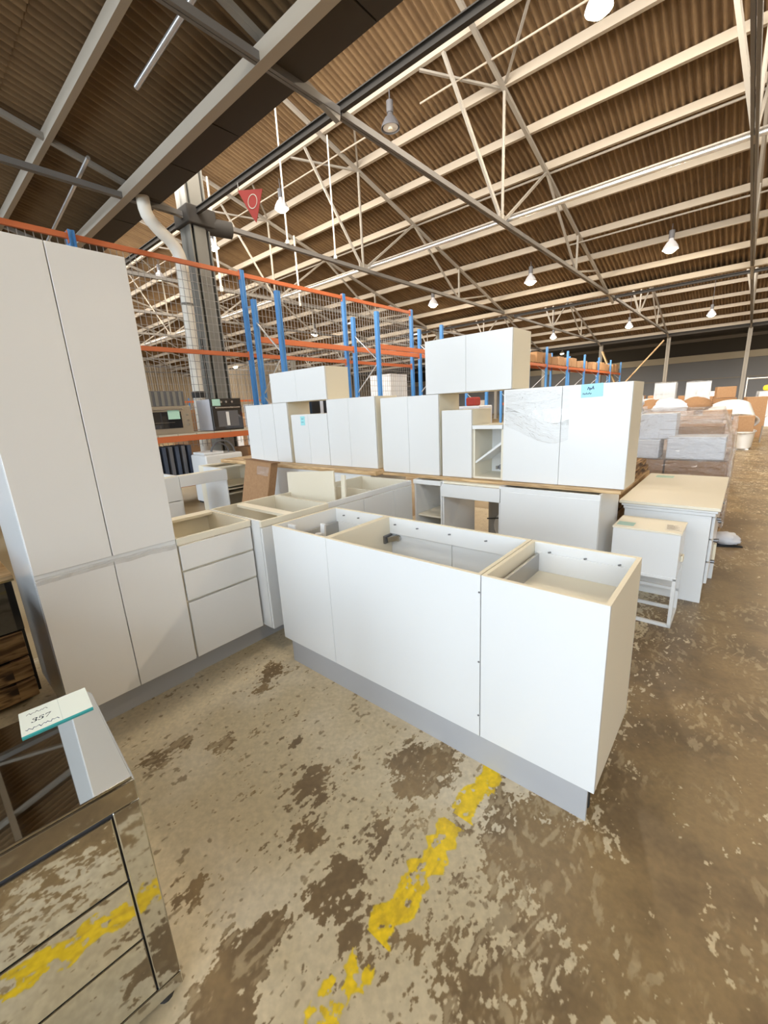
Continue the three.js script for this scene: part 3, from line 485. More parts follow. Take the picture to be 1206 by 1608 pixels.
// ---------------------------------------------------------------- mirrored chest at the left bottom
{
  const t = thing('mirrored_chest', 'mirrored chest of drawers at the bottom left', 'chest', [-0.967, 0, -0.195], -0.08);
  // own axes: front along +z from the corner, depth along -x
  const L = 0.9, D = 0.45, H = 0.71;
  box(t, 'carcass', M.darkGrey, -D + 0.004, -0.012, 0.03, H - 0.008, 0.006, L - 0.006);
  box(t, 'top_mirror', M.mirror, -D, -0.004, H - 0.007, H, 0.004, L - 0.004, 0.002);
  box(t, 'side_mirror', M.mirror, -D, -0.004, 0.03, H - 0.007, 0, 0.006, 0.002); box(t, 'side_mirror', M.mirror, -D, -0.004, 0.03, H - 0.007, L - 0.006, L, 0.002);
  const F = -0.011, b = 0.055;
  const bev = (n, z0, z1, y0, y1) => { const o = box(t, n, M.mirrorEdge, F, 0.0, y0, y1, z0, z1, 0.004); return o; };
  bev('frame_strip', 0, L, H - b - 0.007, H - 0.007).rotation.z = 0.04; bev('frame_strip', 0, L, 0.03, 0.03 + 0.045); bev('frame_strip', 0.0, 0.055, 0.076, H - b - 0.008); bev('frame_strip', L - 0.055, L, 0.076, H - b - 0.008);
  const dy = [[0.078, 0.262], [0.266, 0.448], [0.452, H - b - 0.018]];
  for (const [p, q] of dy) { const d = box(t, 'drawer_front', M.mirror, F + 0.003, -0.001, p, q, 0.0575, L - 0.0575, 0.003); }
  for (const [x, z] of [[-0.03, 0.04], [-D + 0.04, 0.04], [-0.03, L - 0.04], [-D + 0.04, L - 0.04]]) rod(t, 'foot', M.rubber, [x, 0, z], [x, 0.03, z], 0.02, 12);
  const c = thing('price_card', 'white handwritten price card with teal edge on the mirrored chest', 'card', [-1.385, 0.7102, -0.138], -0.1);
  const tx = canvasTex(512, 376, (g, W, Hh) => { g.fillStyle = '#eef6ef'; g.fillRect(0, 0, W, Hh); g.strokeStyle = '#333c48'; g.lineWidth = 5; g.fillStyle = '#2f3945'; g.font = 'italic bold 84px serif'; g.fillText('357', W * 0.14, Hh * 0.6); scrib(g, W * 0.1, Hh * 0.2, W * 0.3, 14, 10); g.strokeStyle = '#33456a'; g.lineWidth = 6; scrib(g, W * 0.06, Hh * 0.82, W * 0.46, 20, 12); g.strokeStyle = '#c9d6cf'; g.lineWidth = 3; g.beginPath(); g.moveTo(W * 0.56, 0); g.lineTo(W * 0.56, Hh); g.stroke(); });
  box(c, 'card_stack', M.teal, -0.062, 0.062, 0, 0.005, -0.078, 0.078);
  const s = add('card_face', new THREE.PlaneGeometry(0.156, 0.124), new THREE.MeshStandardMaterial({ map: tx, roughness: 0.25 }), c); s.rotation.set(-Math.PI / 2, 0, Math.PI / 2); s.position.y = 0.0054;
}
// rustic sideboard left of the pantry
{
  const t = thing('rustic_sideboard', 'dark-topped sideboard with rough timber drawers left of the pantry', 'sideboard', [-2.86, 0, -0.255]);
  box(t, 'carcass', M.black, -0.5, -0.02, 0.04, 0.72, 0, 1.3); box(t, 'top', M.wood, -0.52, 0.02, 0.72, 0.745, -0.01, 1.32, 0.003); box(t, 'top_trim', std([0.55, 0.42, 0.2], 0.25, 0.8), 0.0, 0.022, 0.712, 0.722, -0.01, 1.32);
  box(t, 'upper_panel', M.ovenGlass, -0.02, 0, 0.43, 0.71, 0.0, 1.3);
  for (const [p, q] of [[0.28, 0.42], [0.15, 0.265], [0.03, 0.135]]) { box(t, 'drawer_front', M.rustic, -0.02, 0.012, p, q, 0.015, 0.24, 0.004); box(t, 'drawer_front', M.rustic, -0.02, 0.012, p, q, 0.26, 0.9, 0.004); }
  for (const z of [0.05, 1.25]) for (const x of [-0.45, -0.08]) box(t, 'foot', M.black, x - 0.03, x + 0.03, 0, 0.04, z - 0.03, z + 0.03);
  const m = thing('cooktop_box', 'dark boxed appliance standing on the rustic sideboard', 'appliance', [-3.1, 0.745, 0.2]); box(m, 'body', M.black, -0.2, 0.14, 0, 0.3, -0.4, 0.4, 0.006); for (const y of [0.1, 0.17]) box(m, 'stripe', M.rustic, 0.139, 0.142, y, y + 0.012, -0.4, 0.4);
}
{
  const t = thing('black_sideboard', 'dark sideboard just outside the left edge, shading the pantry side', 'sideboard', [-2.2, 0, 0.12]);
  box(t, 'carcass', M.black, -0.5, 0.45, 0.06, 0.9, 0, 1.3, 0.004); box(t, 'top', M.black, -0.53, 0.48, 0.9, 0.93, -0.02, 1.32, 0.004);
  for (const [a, b] of [[0.02, 0.64], [0.66, 1.28]]) box(t, 'door', M.darkGrey, 0.45, 0.468, 0.08, 0.88, a, b, 0.003);
  for (const x of [-0.45, 0.4]) for (const z of [0.06, 1.24]) box(t, 'foot', M.black, x - 0.03, x + 0.03, 0, 0.06, z - 0.03, z + 0.03);
}
// ---------------------------------------------------------------- aisle furniture on the right
{
  const t = thing('bedside_table', 'white bedside table on an open square frame', 'table', [-0.6, 0, -3.04]), w = 0.388, d = 0.32, b = 0.022;
  box(t, 'drawer_box', M.white, 0.004, w - 0.004, 0.345, 0.635, -d + 0.004, -0.004, 0.003); box(t, 'top', M.cream, 0, w, 0.635, 0.648, -d, 0, 0.003);
  for (const x of [0, w - b]) for (const z of [-b, -d]) box(t, 'leg', M.white, x, x + b, 0, 0.345, z, z + b, 0.002);
  box(t, 'stretcher', M.white, 0, w, 0, b, -b, 0, 0.002); box(t, 'stretcher', M.white, 0, w, 0, b, -d, -d + b, 0.002); for (const x of [0, w - b]) box(t, 'stretcher', M.white, x, x + b, 0, b, -d, 0, 0.002);
  box(t, 'stretcher', M.white, 0, w, 0.15, 0.15 + b, -d, -d + b, 0.002); box(t, 'lower_rail', M.white, 0, w, 0.33, 0.35, -b, 0, 0.002); box(t, 'drawer_knob', M.edge, w - 0.004, w + 0.012, 0.42, 0.46, -0.2, -0.14, 0.004);
  const n = thing('paper_note', 'pale green paper note on the bedside table', 'note', [-0.535, 0.6485, -3.13]); box(n, 'sheet', std([0.45, 0.66, 0.6], 0.7), -0.05, 0.05, 0, 0.001, -0.045, 0.045);
  const n2 = thing('shipping_label', 'white printed shipping label on the bedside table', 'label', [-0.27, 0.6485, -3.17], 0.1); const lt = canvasTex(128, 192, (g, W, H) => { g.fillStyle = '#e9e2d4'; g.fillRect(0, 0, W, H); g.fillStyle = '#5a4a40'; for (let i = 0; i < 9; i++) g.fillRect(12, 14 + i * 18, 50 + (i * 37) % 50, 7); }); const sh = add('sheet', new THREE.BoxGeometry(0.09, 0.001, 0.14), new THREE.MeshStandardMaterial({ map: lt, roughness: 0.7 }), n2); sh.position.y = 0.0005;
  const s = thing('white_sideboard', 'white sideboard with moulded cornice top in the aisle', 'sideboard', [-0.63, 0, -3.56]), W = 0.535, D = 1.3;
  box(s, 'end_panel', M.white, 0, W, 0.0, 0.66, -0.025, 0, 0.003); box(s, 'end_panel', M.white, 0, W, 0.0, 0.66, -D, -D + 0.025, 0.003); box(s, 'back_panel', M.white, 0, 0.02, 0.1, 0.66, -D + 0.025, -0.025); box(s, 'bottom_panel', M.white, 0.02, W, 0.1, 0.12, -D + 0.025, -0.025); box(s, 'inner_panel', M.white, 0.02, W - 0.05, 0.12, 0.66, -0.7, -0.68);
  for (const [a, b] of [[-0.64, -0.05], [-1.26, -0.67]]) for (const [p, q] of [[0.14, 0.30], [0.31, 0.47], [0.48, 0.64]]) { const dr = box(s, 'drawer_front', M.white, W, W + 0.02, p, q, a, b, 0.004); rod(dr, 'knob', M.screw, [0.01, 0, 0], [0.035, 0, 0], 0.014, 12); }
  box(s, 'cornice', M.white, -0.008, W + 0.02, 0.655, 0.68, -D - 0.01, 0.012, 0.006); box(s, 'cornice', M.white, -0.02, W + 0.032, 0.68, 0.70, -D - 0.02, 0.026, 0.006); box(s, 'top', M.cream, -0.035, W + 0.045, 0.70, 0.725, -D - 0.04, 0.042, 0.006);
  box(s, 'foot', M.white, W, W + 0.04, 0, 0.14, -0.62, -0.56, 0.004); box(s, 'loose_slat', M.edge, W + 0.021, W + 0.04, 0.14, 0.3, -0.60, -0.55, 0.003);
  const n3 = thing('paper_note', 'faint green paper note at back corner of the white sideboard', 'note', [-0.52, 0.7256, -4.72]); box(n3, 'sheet', std([0.45, 0.62, 0.52], 0.7), -0.07, 0.07, 0, 0.001, -0.06, 0.06);
}
// timber stack behind the back row
{
  const t = thing('timber_stack', 'stack of yellow brown timber boards behind the largest wall cabinet', 'timber', [-0.95, 0, -4.35]);
  for (const x of [-0.2, 0.1]) box(t, 'bearer', M.rustic, x, x + 0.1, 0, 0.1, -0.75, 0.75);
  for (let i = 0; i < 12; i++) box(t, 'board', i % 3 ? M.rustic : M.wood, -0.22 + rr(-0.02, 0.02), 0.22 + rr(-0.03, 0.03), 0.1 + i * 0.062, 0.158 + i * 0.062, -0.78 + rr(-0.03, 0.03), 0.80 + rr(-0.04, 0.02), 0.003);
}
function palletBase(t, w, d) { for (const x of [-w / 2, -0.05, w / 2 - 0.1]) box(t, 'pallet_bearer', M.rustic, x, x + 0.1, 0, 0.1, -d / 2, d / 2); for (let i = 0; i < 5; i++) { const z = -d / 2 + i * (d - 0.1) / 4; box(t, 'pallet_board', M.rustic, -w / 2, w / 2, 0.1, 0.122, z, z + 0.1); } }
function filmBox(t, w, h, d, y0, m = M.film, taper = 0) {
  const g = new THREE.BoxGeometry(w, h, d, 26, 22, 26), p = g.attributes.position; for (let i = 0; i < p.count; i++) { const x = p.getX(i), y = p.getY(i), z = p.getZ(i), k = 0.045 * (fbm(x * 6 + z * 5 + y * 3, y * 9 - x * 4, 4) - 0.45), s = 1 + k - taper * Math.max(0, y / h + 0.1); p.setXYZ(i, x * s, y + 0.03 * (fbm(x * 4, z * 4, 2) - 0.5), z * s); }
  metreUV(g, [w, h, d]); g.computeVertexNormals(); const o = add('stretch_wrap', g, m, t); o.position.y = y0 + h / 2; return o;
}
{
  const t = thing('wrapped_pallet', 'pallet of brown cartons and white boxes under shiny stretch wrap', 'pallet', [-0.62, 0, -5.95]); palletBase(t, 1.1, 1.1);
  for (const x of [-0.27, 0.27]) for (const z of [-0.27, 0.27]) for (const y of [0.125, 0.46]) box(t, 'carton', M.cardDark, x - 0.262, x + 0.262, y, y + 0.33, z - 0.262, z + 0.262, 0.006);
  const W = [[-0.3, 0.80, 0.3, 0.46, 0.2, 0.36], [0.25, 0.80, 0.3, 0.5, 0.24, 0.36], [-0.12, 1.0, 0.2, 0.34, 0.28, 0.3], [-0.35, 0.80, -0.2, 0.4, 0.34, 0.4]];
  for (const [x, y, z, w, h, d] of W) box(t, 'white_box', M.wrapWhite, x - w / 2, x + w / 2, y, y + h, z - d / 2, z + d / 2, 0.01);
  box(t, 'carton', M.cardDark, 0.02, 0.45, 0.80, 1.12, -0.45, 0.05, 0.006);
  filmBox(t, 1.14, 0.70, 1.14, 0.12); filmBox(t, 1.08, 0.52, 1.08, 0.80, M.film, 0.35);
  const s = thing('plastic_scrap', 'crumpled white plastic scrap on the floor behind the sideboard', 'plastic', [-0.0, 0, -5.2], 0.4); { const g = new THREE.SphereGeometry(0.1, 22, 16), q = g.attributes.position; for (let i = 0; i < q.count; i++) { const k = 0.7 + 0.7 * fbm(q.getX(i) * 22 + 5, q.getY(i) * 22 + q.getZ(i) * 17, 3); q.setXYZ(i, q.getX(i) * k, Math.max(-0.045, q.getY(i) * k * 0.6), q.getZ(i) * k); } g.computeVertexNormals(); add('film', g, M.wrapWhite, s).position.y = 0.057; } box(s, 'slat', M.black, -0.12, 0.1, 0, 0.012, 0.02, 0.1);
}
function pallet2(label, x, z, rows, turn = 0, s0 = 1, bags = 0) {
  const t = thing('wrapped_pallet', label, 'pallet', [x, 0, z], turn); t.scale.set(s0, 1, s0); palletBase(t, 1.1, 1.1); let y = 0.124;
  for (const [h, m, n, w] of rows) { const s = (w ?? 1.06) / n; for (let i = 0; i < n; i++) for (let j = 0; j < 2; j++) box(t, m === M.card || m === M.cardDark ? 'carton' : 'white_box', m, -s * n / 2 + s * i + 0.005, -s * n / 2 + s * (i + 1) - 0.005, y, y + h - 0.004, -0.53 + 0.53 * j, -0.005 + 0.53 * j, 0.006); y += h; }
  filmBox(t, 1.12, y - 0.1, 1.12, 0.12, M.film, 0.1);
  for (let i = 0; i < bags; i++) { const g = new THREE.SphereGeometry(rr(0.14, 0.24), 16, 12), q = g.attributes.position, o = i * 3.7; for (let j = 0; j < q.count; j++) { const k = 0.65 + 0.8 * fbm(q.getX(j) * 11 + o, q.getY(j) * 11 + q.getZ(j) * 9, 3); q.setXYZ(j, q.getX(j) * k * 1.3, q.getY(j) * k * 0.75, q.getZ(j) * k); } g.computeVertexNormals(); add('plastic_bag', g, [M.pale, M.cardDark, M.wrapWhite][i % 3], t).position.set(rr(-0.4, 0.4), y + 0.08, rr(-0.3, 0.4)); }
  return t;
}
pallet2('wrapped pallet of brown cartons with pale top left of the aisle', -1.85, -8.1, [[0.4, M.cardDark, 2], [0.4, M.card, 2], [0.35, M.wrapWhite, 2, 0.9]], 0, 1, 4);
pallet2('low wrapped pallet of cartons behind the shiny wrapped pallet', -0.62, -8.4, [[0.4, M.cardDark, 2], [0.38, M.card, 2], [0.2, M.card, 1, 0.7]]);
pallet2('left tall stack of white wrapped sheets beyond the pallets', -1.63, -13, [[0.5, M.wrapWhite, 1], [0.5, M.wrapWhite, 2], [0.35, M.styro, 1], [0.27, M.styro, 1]], 0.02, 0.42);
pallet2('right tall white stack with cardboard edge beyond the pallets', -0.98, -13.1, [[0.6, M.cardDark, 1], [0.4, M.styro, 1], [0.6, M.styro, 1]], 0.1, 0.46);
pallet2('wrapped pallet of cartons and pale bags before the white stacks', -1.2, -11, [[0.5, M.cardDark, 2], [0.3, M.wrapWhite, 2], [0.2, M.card, 2, 0.8]], 0, 1, 6);
function carton(label, x, y, z, w, h, d, m = M.card, turn = 0, group) { const t = thing('carton', label, 'carton', [x, y, z], turn, group); box(t, 'carton_body', m, -w / 2, w / 2, 0, h, -d / 2, d / 2, 0.006); if (m !== M.styro && m !== M.wrapWhite) { box(t, 'tape', M.cream, -w / 2 + 0.004, w / 2 - 0.004, h, h + 0.0015, -0.025, 0.025); box(t, 'flap_gap', M.cardDark, -w / 2 + 0.01, w / 2 - 0.01, h, h + 0.001, -d / 2, -0.03); } else { box(t, 'lid', m, -w / 2 - 0.004, w / 2 + 0.004, h - 0.06, h + 0.004, -d / 2 - 0.004, d / 2 + 0.004, 0.006); box(t, 'strap', M.pale, -0.01, 0.01, 0.0, h + 0.006, d / 2, d / 2 + 0.003); } return t; }
function bathGeo(l, w, h, flare) { const g = new THREE.LatheGeometry([[0.0, 0.02], [0.36, 0.02], [0.40, 0.06], [0.47, h - 0.03], [0.52, h - 0.02], [0.52, h], [0.455, h], [0.37, 0.09], [0.0, 0.07]].map(([a, b]) => new THREE.Vector2(a, b)), 40); g.scale(w, 1, l); return g; }
{
  const t = thing('bathtub', 'white freestanding bath standing by the aisle', 'bathtub', [0.0, 0, -14.4]); add('shell', bathGeo(1.4, 0.5, 0.46), M.ceramic, t); box(t, 'base', M.ceramic, -0.15, 0.15, 0, 0.03, -0.45, 0.45, 0.01);
  carton('brown carton with dark handle hole on top of the bath', -0.03, 0.462, -14.2, 0.42, 0.38, 0.5);
  const u = thing('bathtub', 'large white bath tipped up behind the cartons', 'bathtub', [-0.42, 0.0, -16.3], 0.3); const sh = add('shell', bathGeo(0.9, 1.25, 0.62), M.ceramic, u); sh.rotation.x = 2.5; sh.position.set(0, 1.05, 0); box(u, 'crate', M.card, -0.5, 0.5, 0, 0.66, -0.4, 0.4, 0.01);
  carton('large brown carton with printed label before the tipped bath', -0.42, 0, -10.3, 0.42, 1.14, 0.5);
  carton('crumpled brown carton at right of the tipped bath', 0.16, 0, -18, 0.5, 1.25, 0.5, M.card, 0.2);
  carton('small carton on top of far cartons by the post', -0.62, 1.26, -18.2, 0.5, 0.35, 0.4, M.card, 0.2);
  carton('brown base carton carrying a smaller one near the far post', -0.62, 0, -18.2, 0.6, 1.25, 0.6, M.cardDark, 0.1);
  const st = thing('small_stool', 'small white topped stool by the aisle behind the bath', 'stool', [0.55, 0, -16.2]); box(st, 'top', M.ceramic, -0.14, 0.14, 0.44, 0.72, -0.2, 0.2, 0.03); for (const x of [-0.17, 0.17]) for (const z of [-0.17, 0.17]) rod(st, 'leg', M.truss, [x, 0, z], [x * 0.9, 0.45, z * 0.9], 0.015);
  const b = pallet2('far pallet of blue white bags with yellow top at right edge', 0.75, -24, [[0.5, M.wrapWhite, 2], [0.4, M.pale, 2], [0.35, M.wrapWhite, 1, 0.9]]); box(b, 'yellow_bag', M.yellow, -0.35, 0.35, 1.4, 1.62, -0.3, 0.3, 0.08);
  const tr = thing('wire_trolley', 'thin white wire trolley frame at the far right', 'trolley', [0.35, 0, -25.8]); for (const x of [-0.5, 0.5]) for (const z of [-0.3, 0.3]) rod(tr, 'upright', M.pipe, [x, 0, z], [x, 2.0, z], 0.02); for (const y of [0.3, 1.95]) for (const z of [-0.3, 0.3]) rod(tr, 'crossbar', M.pipe, [-0.5, y, z], [0.5, y, z], 0.02);
}
// far goods along the left side of the aisle
for (let i = 0; i < 14; i++) { const z = -19 - i * 1.2, x = -1.7 - (i % 3) * 1.1, h = rr(0.8, 1.5), m = i % 4; carton(ord[Math.floor(i / 4)] + [' brown carton', ' white pack', ' dark brown carton', ' pale wrapped pack'][m] + ' going away in the far crowd beside the aisle', x, 0, z, rr(0.7, 1), h, rr(0.7, 0.95), [M.card, M.styro, M.cardDark, M.wrapWhite][m], rr(-0.2, 0.2), 'far goods beside the aisle'); }

// ---------------------------------------------------------------- pallet racking and mesh
const FZ = []; for (let k = 0; k < 11; k++) FZ.push(-5.68 - 3.04 * k);
function post(t, x, z, y1, m = M.blue) { const g = box(t, 'post', m, x - 0.04, x + 0.04, 0, y1, z - 0.045, z + 0.045); box(g, 'post_lip', m, 0.04, 0.052, -y1 / 2, y1 / 2, -0.045, -0.018); box(g, 'post_lip', m, 0.04, 0.052, -y1 / 2, y1 / 2, 0.018, 0.045); box(g, 'foot_plate', M.galv, -0.06, 0.06, -y1 / 2, -y1 / 2 + 0.008, -0.07, 0.07); }
function rackFrame(t, z, y1, x0 = -7.5, x1 = -8.34) {
  post(t, x0, z, y1); post(t, x1, z, y1);
  for (let y = 0.35, i = 0; y + 0.75 < y1; y += 0.78, i++) bar(t, 'brace', M.galv, [i % 2 ? x1 : x0, y + 0.75, z], [i % 2 ? x0 : x1, y, z], 0.03, 0.02);
}
function beam(t, x, y, za, zb, h = 0.06) { const b = box(t, 'beam', M.orange, x - 0.025, x + 0.025, y - h, y + h, zb + 0.045, za - 0.045, 0.004); for (const s of [-1, 1]) box(b, 'beam_end', M.orange, -0.03, 0.03, -0.1, 0.08, s * (za - zb - 0.09) / 2 - 0.01, s * (za - zb - 0.09) / 2 + 0.01); }
{
  const t = thing('pallet_rack', 'long blue and orange pallet rack running down the hall', 'rack');
  FZ.forEach((z) => rackFrame(t, z, 3.88));
  for (let k = 0; k + 1 < FZ.length; k++) { beam(t, -8.34, 3.08, FZ[k], FZ[k + 1]); if (k > 0) beam(t, -7.5, 3.05, FZ[k], FZ[k + 1]); if (k > 3) { beam(t, -7.5, 1.4, FZ[k], FZ[k + 1]); beam(t, -8.34, 1.4, FZ[k], FZ[k + 1]); } }
  for (let k = 4; k + 1 < FZ.length; k++) for (let i = 0; i < 5; i++) box(t, 'deck_board', M.rustic, -8.3, -7.54, 3.145, 3.165, FZ[k] - 0.25 - i * 0.6, FZ[k] - 0.75 - i * 0.6);
  for (let k = 4; k < 10; k++) for (let i = 0; i < 3; i++) carton(ord[i] + ' brown carton from the left in the ' + ord[k - 4] + ' loaded bay of the far rack', -7.9, 3.165, FZ[k] - 0.55 - i * 0.95, 0.6, rr(0.3, 0.6), 0.75, rnd() < 0.75 ? M.card : M.cardDark, 0, 'cartons on the far rack');
  for (const z of FZ.slice(0, 3)) bar(t, 'row_spacer', M.galv, [-8.562, 3.75, z], [-8.38, 3.75, z], 0.04);
  // oven bay
  const o = thing('shelf_rack', 'orange-edged shelf bay carrying the ovens', 'rack');
  rackFrame(o, -2.6, 2.0, -7.52, -8.34); for (const x of [-7.5, -8.34]) { const b = box(o, 'beam', M.orange, x - 0.025, x + 0.025, 1.1, 1.2, -5.6, -2.56, 0.004); }
  for (let i = 0; i < 9; i++) box(o, 'shelf_board', M.wallCream, -8.36, -7.48, 1.2, 1.232, -2.6 - i * 0.333, -2.925 - i * 0.333, 0.002);
  for (const x of [-7.5, -8.34]) box(o, 'beam', M.orange, x - 0.025, x + 0.025, 0.3, 0.4, -5.6, -2.56, 0.004);
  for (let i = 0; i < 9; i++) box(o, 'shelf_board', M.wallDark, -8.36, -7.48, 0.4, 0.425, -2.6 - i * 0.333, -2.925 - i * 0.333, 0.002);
}
{
  const t = thing('mesh_screen', 'tall wire mesh screen on blue posts with orange top beam', 'screen');
  const MZ = [0.44, -2.6, -5.64, -8.68, -11.72], x = -8.62;
  for (const z of MZ) { post(t, x, z, 4.5); }
  post(t, x - 0.1, -2.6, 4.5);
  for (let i = 0; i + 1 < MZ.length; i++) {
    for (const y of [4.41, 2.78]) beam(t, x, y, MZ[i], MZ[i + 1], 0.042);
    const gs = []; const za = MZ[i] - 0.05, zb = MZ[i + 1] + 0.05;
    for (let z = za; z > zb; z -= 0.1) { const g = new THREE.BoxGeometry(0.008, 3.5, 0.008); g.translate(x - 0.03, 2.65, z); gs.push(g); }
    for (let y = 0.95; y < 4.4; y += 0.15) { const g = new THREE.BoxGeometry(0.008, 0.008, za - zb); g.translate(x - 0.036, y, (za + zb) / 2); gs.push(g); }
    const w = add('mesh_wires', mergeGeometries(gs), M.wire, t); w.userData.kind = 'stuff';
  }
}
// ovens and goods on the shelf
function oven(label, z0, w, h, d, m, glassW) {
  const t = thing('oven', label, 'oven', [-7.5, 1.232, z0], PX);     // own axes: width x to -Z, front z = 0
  box(t, 'body', M.pale, 0.015, w - 0.015, 0.01, h - 0.01, -d, -0.03, 0.004); box(t, 'front_panel', m, 0, w, 0, h, -0.03, 0, 0.004); return t;
}
{
  const a = oven('wide stainless oven with dark window and green note on the shelf', -2.70, 0.86, 0.47, 0.55, std([0.55, 0.50, 0.42], 0.3, 0.8));
  box(a, 'door_glass', M.ovenGlass, 0.08, 0.68, 0.10, 0.38, 0, 0.012, 0.006); box(a, 'handle', M.steel, 0.08, 0.7, 0.405, 0.43, 0.03, 0.05, 0.006); for (const x of [0.12, 0.66]) rod(a, 'handle_mount', M.steel, [x, 0.417, 0], [x, 0.417, 0.035], 0.008); for (const y of [0.15, 0.22, 0.32]) rod(a, 'knob', M.steel, [0.78, y, 0], [0.78, y, 0.03], 0.02, 14); bar(a, 'rack_glint', M.steel, [0.15, 0.2, 0.013], [0.55, 0.2, 0.013], 0.006);
  const b = oven('black built-in oven with white knobs and pale green note', -3.94, 0.62, 0.585, 0.55, M.black);
  box(b, 'control_panel', M.ovenGlass, 0.005, 0.615, 0.46, 0.58, 0, 0.008, 0.003); box(b, 'door', M.ovenGlass, 0.005, 0.615, 0.02, 0.45, 0, 0.02, 0.006); for (const x of [0.2, 0.3, 0.42]) rod(b, 'knob', M.steel, [x, 0.52, 0.008], [x, 0.52, 0.03], 0.02, 14); box(b, 'handle', M.steel, 0.06, 0.56, 0.405, 0.43, 0.045, 0.06, 0.006); for (const x of [0.1, 0.52]) rod(b, 'handle_mount', M.steel, [x, 0.417, 0.02], [x, 0.417, 0.05], 0.008); box(b, 'door_window', M.darkGrey, 0.1, 0.52, 0.07, 0.36, 0.02, 0.022); box(b, 'sticker', M.styro, 0.27, 0.33, 0.09, 0.34, 0.022, 0.0235);
  const on = (label, at, w, h, c) => { const n = thing('paper_note', label, 'note', at, PX); box(n, 'sheet', std(c, 0.7), -w / 2, w / 2, -h / 2, h / 2, 0, 0.001); };
  on('pale green note on the wide stainless oven window', [-7.486, 1.56, -3.25], 0.2, 0.15, [0.45, 0.72, 0.6]); on('pale green note on the black oven control panel', [-7.49, 1.745, -4.05], 0.16, 0.12, [0.45, 0.72, 0.62]);
  const c = thing('grey_appliance', 'grey ribbed appliance standing on the wide oven', 'appliance', [-7.95, 1.702, -3.0]); box(c, 'body', M.darkGrey, -0.2, 0.3, 0, 0.26, -0.55, 0.3, 0.01); for (let i = 0; i < 6; i++) box(c, 'rib', M.column, 0.3, 0.31, 0.01, 0.25, -0.5 + i * 0.1, -0.45 + i * 0.1); box(c, 'foot', M.rubber, -0.2, 0.3, -0.0, 0.004, -0.5, 0.25);
  on('white and green paper on the grey ribbed appliance', [-7.635, 1.83, -2.72], 0.22, 0.2, [0.7, 0.78, 0.78]);
  const w = thing('washing_machine', 'white washing machine with coiled hose below the black oven', 'appliance', [-6.9, 0, -3.75], PX); box(w, 'body', M.white, -0.35, 0.35, 0.02, 0.86, -0.55, 0, 0.03); rod(w, 'door', M.galv, [0.05, 0.45, 0], [0.05, 0.45, 0.03], 0.2, 28); box(w, 'plinth', M.rubber, -0.33, 0.33, 0, 0.06, -0.5, -0.02); for (let i = 0; i < 2; i++) { const h = add('hose', new THREE.TorusGeometry(0.22 - i * 0.05, 0.014, 8, 32, Math.PI), M.darkGrey, w); h.position.set(0.05, 0.86, -0.12 - i * 0.12); } box(w, 'top_pack', M.styro, -0.32, 0.05, 0.86, 0.9, -0.5, -0.1, 0.01);
  const bl = thing('panel_stack', 'dark blue grey panels standing upright under the oven shelf', 'panels', [-7.7, 0.425, -2.75]); for (let i = 0; i < 7; i++) box(bl, 'panel', i % 2 ? M.darkGrey : std([0.05, 0.065, 0.1], 0.4), -0.3 + i * 0.01, 0.18, 0, 0.6, -0.72 + i * 0.11, -0.66 + i * 0.11, 0.003);
  carton('brown carton on the lower shelf right of the washing machine', -7.7, 0.425, -4.9, 0.5, 0.45, 0.7, M.cardDark);
}
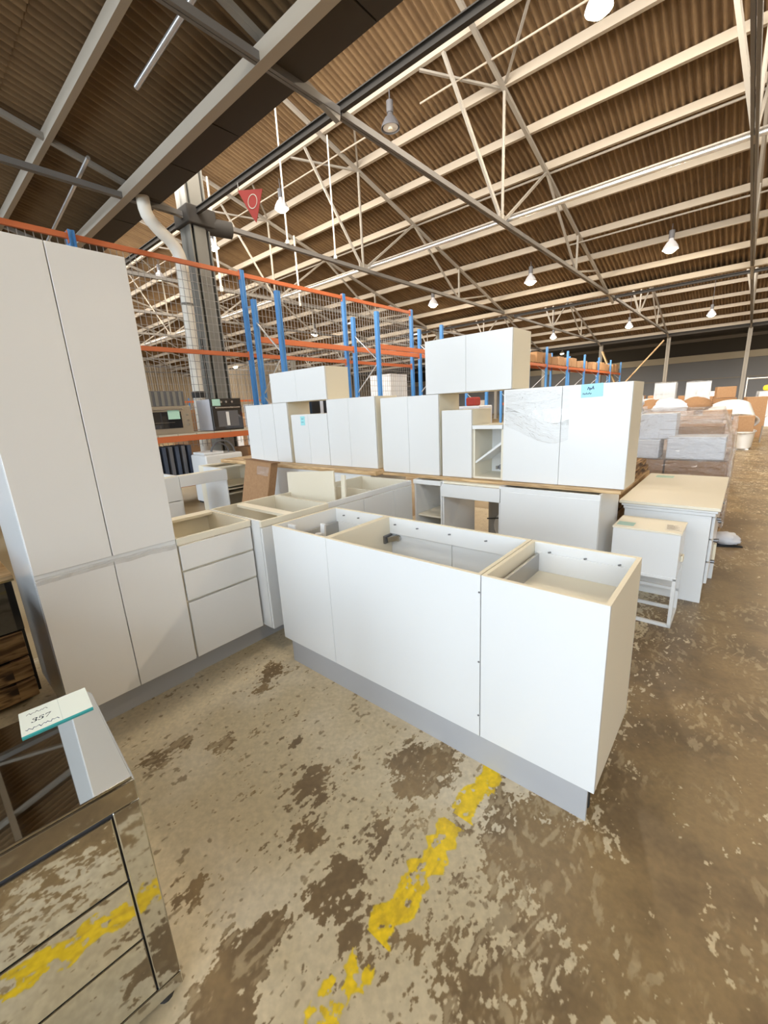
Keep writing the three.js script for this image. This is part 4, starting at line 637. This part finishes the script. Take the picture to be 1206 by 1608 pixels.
// small things glimpsed between the stacked cabinets
{
  const m = thing('microwave', 'black microwave glimpsed above the short noted cabinet', 'appliance', [-4.9, 0, -4.35], 0.1); box(m, 'stand', M.darkGrey, -0.3, 0.3, 0, 1.18, -0.22, 0.2); box(m, 'body', M.black, -0.28, 0.28, 1.18, 1.68, -0.2, 0.2, 0.006); box(m, 'door', M.ovenGlass, -0.26, 0.12, 1.2, 1.66, 0.2, 0.212, 0.003); box(m, 'side_trim', M.pale, 0.14, 0.2, 1.2, 1.66, 0.2, 0.208);
  const b = thing('grey_bin', 'grey bin with red lid glimpsed through the gap beside the open box', 'bin', [-3.75, 0, -6.9]); box(b, 'bin_body', M.pale, -0.25, 0.25, 0, 1.45, -0.25, 0.25, 0.02); box(b, 'lid', M.red, -0.1, 0.1, 1.45, 1.6, -0.1, 0.1, 0.03);
}
// goods behind the mesh
{
  const kinds = [[M.styro, 'white pack'], [M.card, 'brown carton'], [M.wrapWhite, 'pale blue pack'], [M.cardDark, 'dark brown carton']], rows = ['front', 'second', 'third', 'fourth', 'rearmost'];
  for (let i = 0; i < 5; i++) for (let j = 0; j < 8; j++) {
    const x = -11.2 - i * 2.6 + rr(-0.5, 0.5), z = -3.2 - j * 2.5 - i * 1.0 + rr(-0.6, 0.6), k = kinds[Math.floor(rnd() * 4)], h = rr(1.0, 1.75), w = rr(0.8, 1.1), d = rr(0.8, 1.1);
    if ([[-13.5, -21], [-26.6, -21], [-26.6, -5]].some(([a, b]) => Math.hypot(a - x, b - z) < 1.2)) continue;
    const where = ord[j] + ' from left, ' + rows[i] + ' goods row behind the mesh';
    carton(k[1] + ', ' + where, x, 0, z, w, h, d, k[0], rr(-0.15, 0.15), 'goods behind the mesh');
    if (rnd() < 0.5) { const q = kinds[Math.floor(rnd() * 4)]; carton('smaller ' + q[1] + ' on top, ' + where, x, h + 0.006, z, w * 0.7, rr(0.25, 0.6), d * 0.7, q[0], rr(-0.3, 0.3), 'goods behind the mesh'); }
  }
  const a = carton('tall white quilted pack behind the second blue frame', -9.4, 0, -11.4, 0.9, 2.55, 0.9, M.styro); 
  carton('white bubble wrapped pack beside the column', -9.6, 0, -6.6, 0.8, 1.75, 0.9, M.styro);
  const rk = thing('pallet_rack', 'far rack row with loads beyond the wire mesh', 'rack');
  for (let k = 0; k < 7; k++) rackFrame(rk, -4 - 3.04 * k, 3.0, -33.2, -34.1);
  for (let k = 0; k < 6; k++) for (const x of [-33.2, -34.1]) for (const y of [1.4, 2.7]) beam(rk, x, y, -4 - 3.04 * k, -7.04 - 3.04 * k);
}
scene.traverse((o) => { if (o.isMesh) { o.castShadow = true; o.receiveShadow = true; } if (o.isPointLight || o.isDirectionalLight) o.castShadow = true; });
renderer.render(scene, camera);
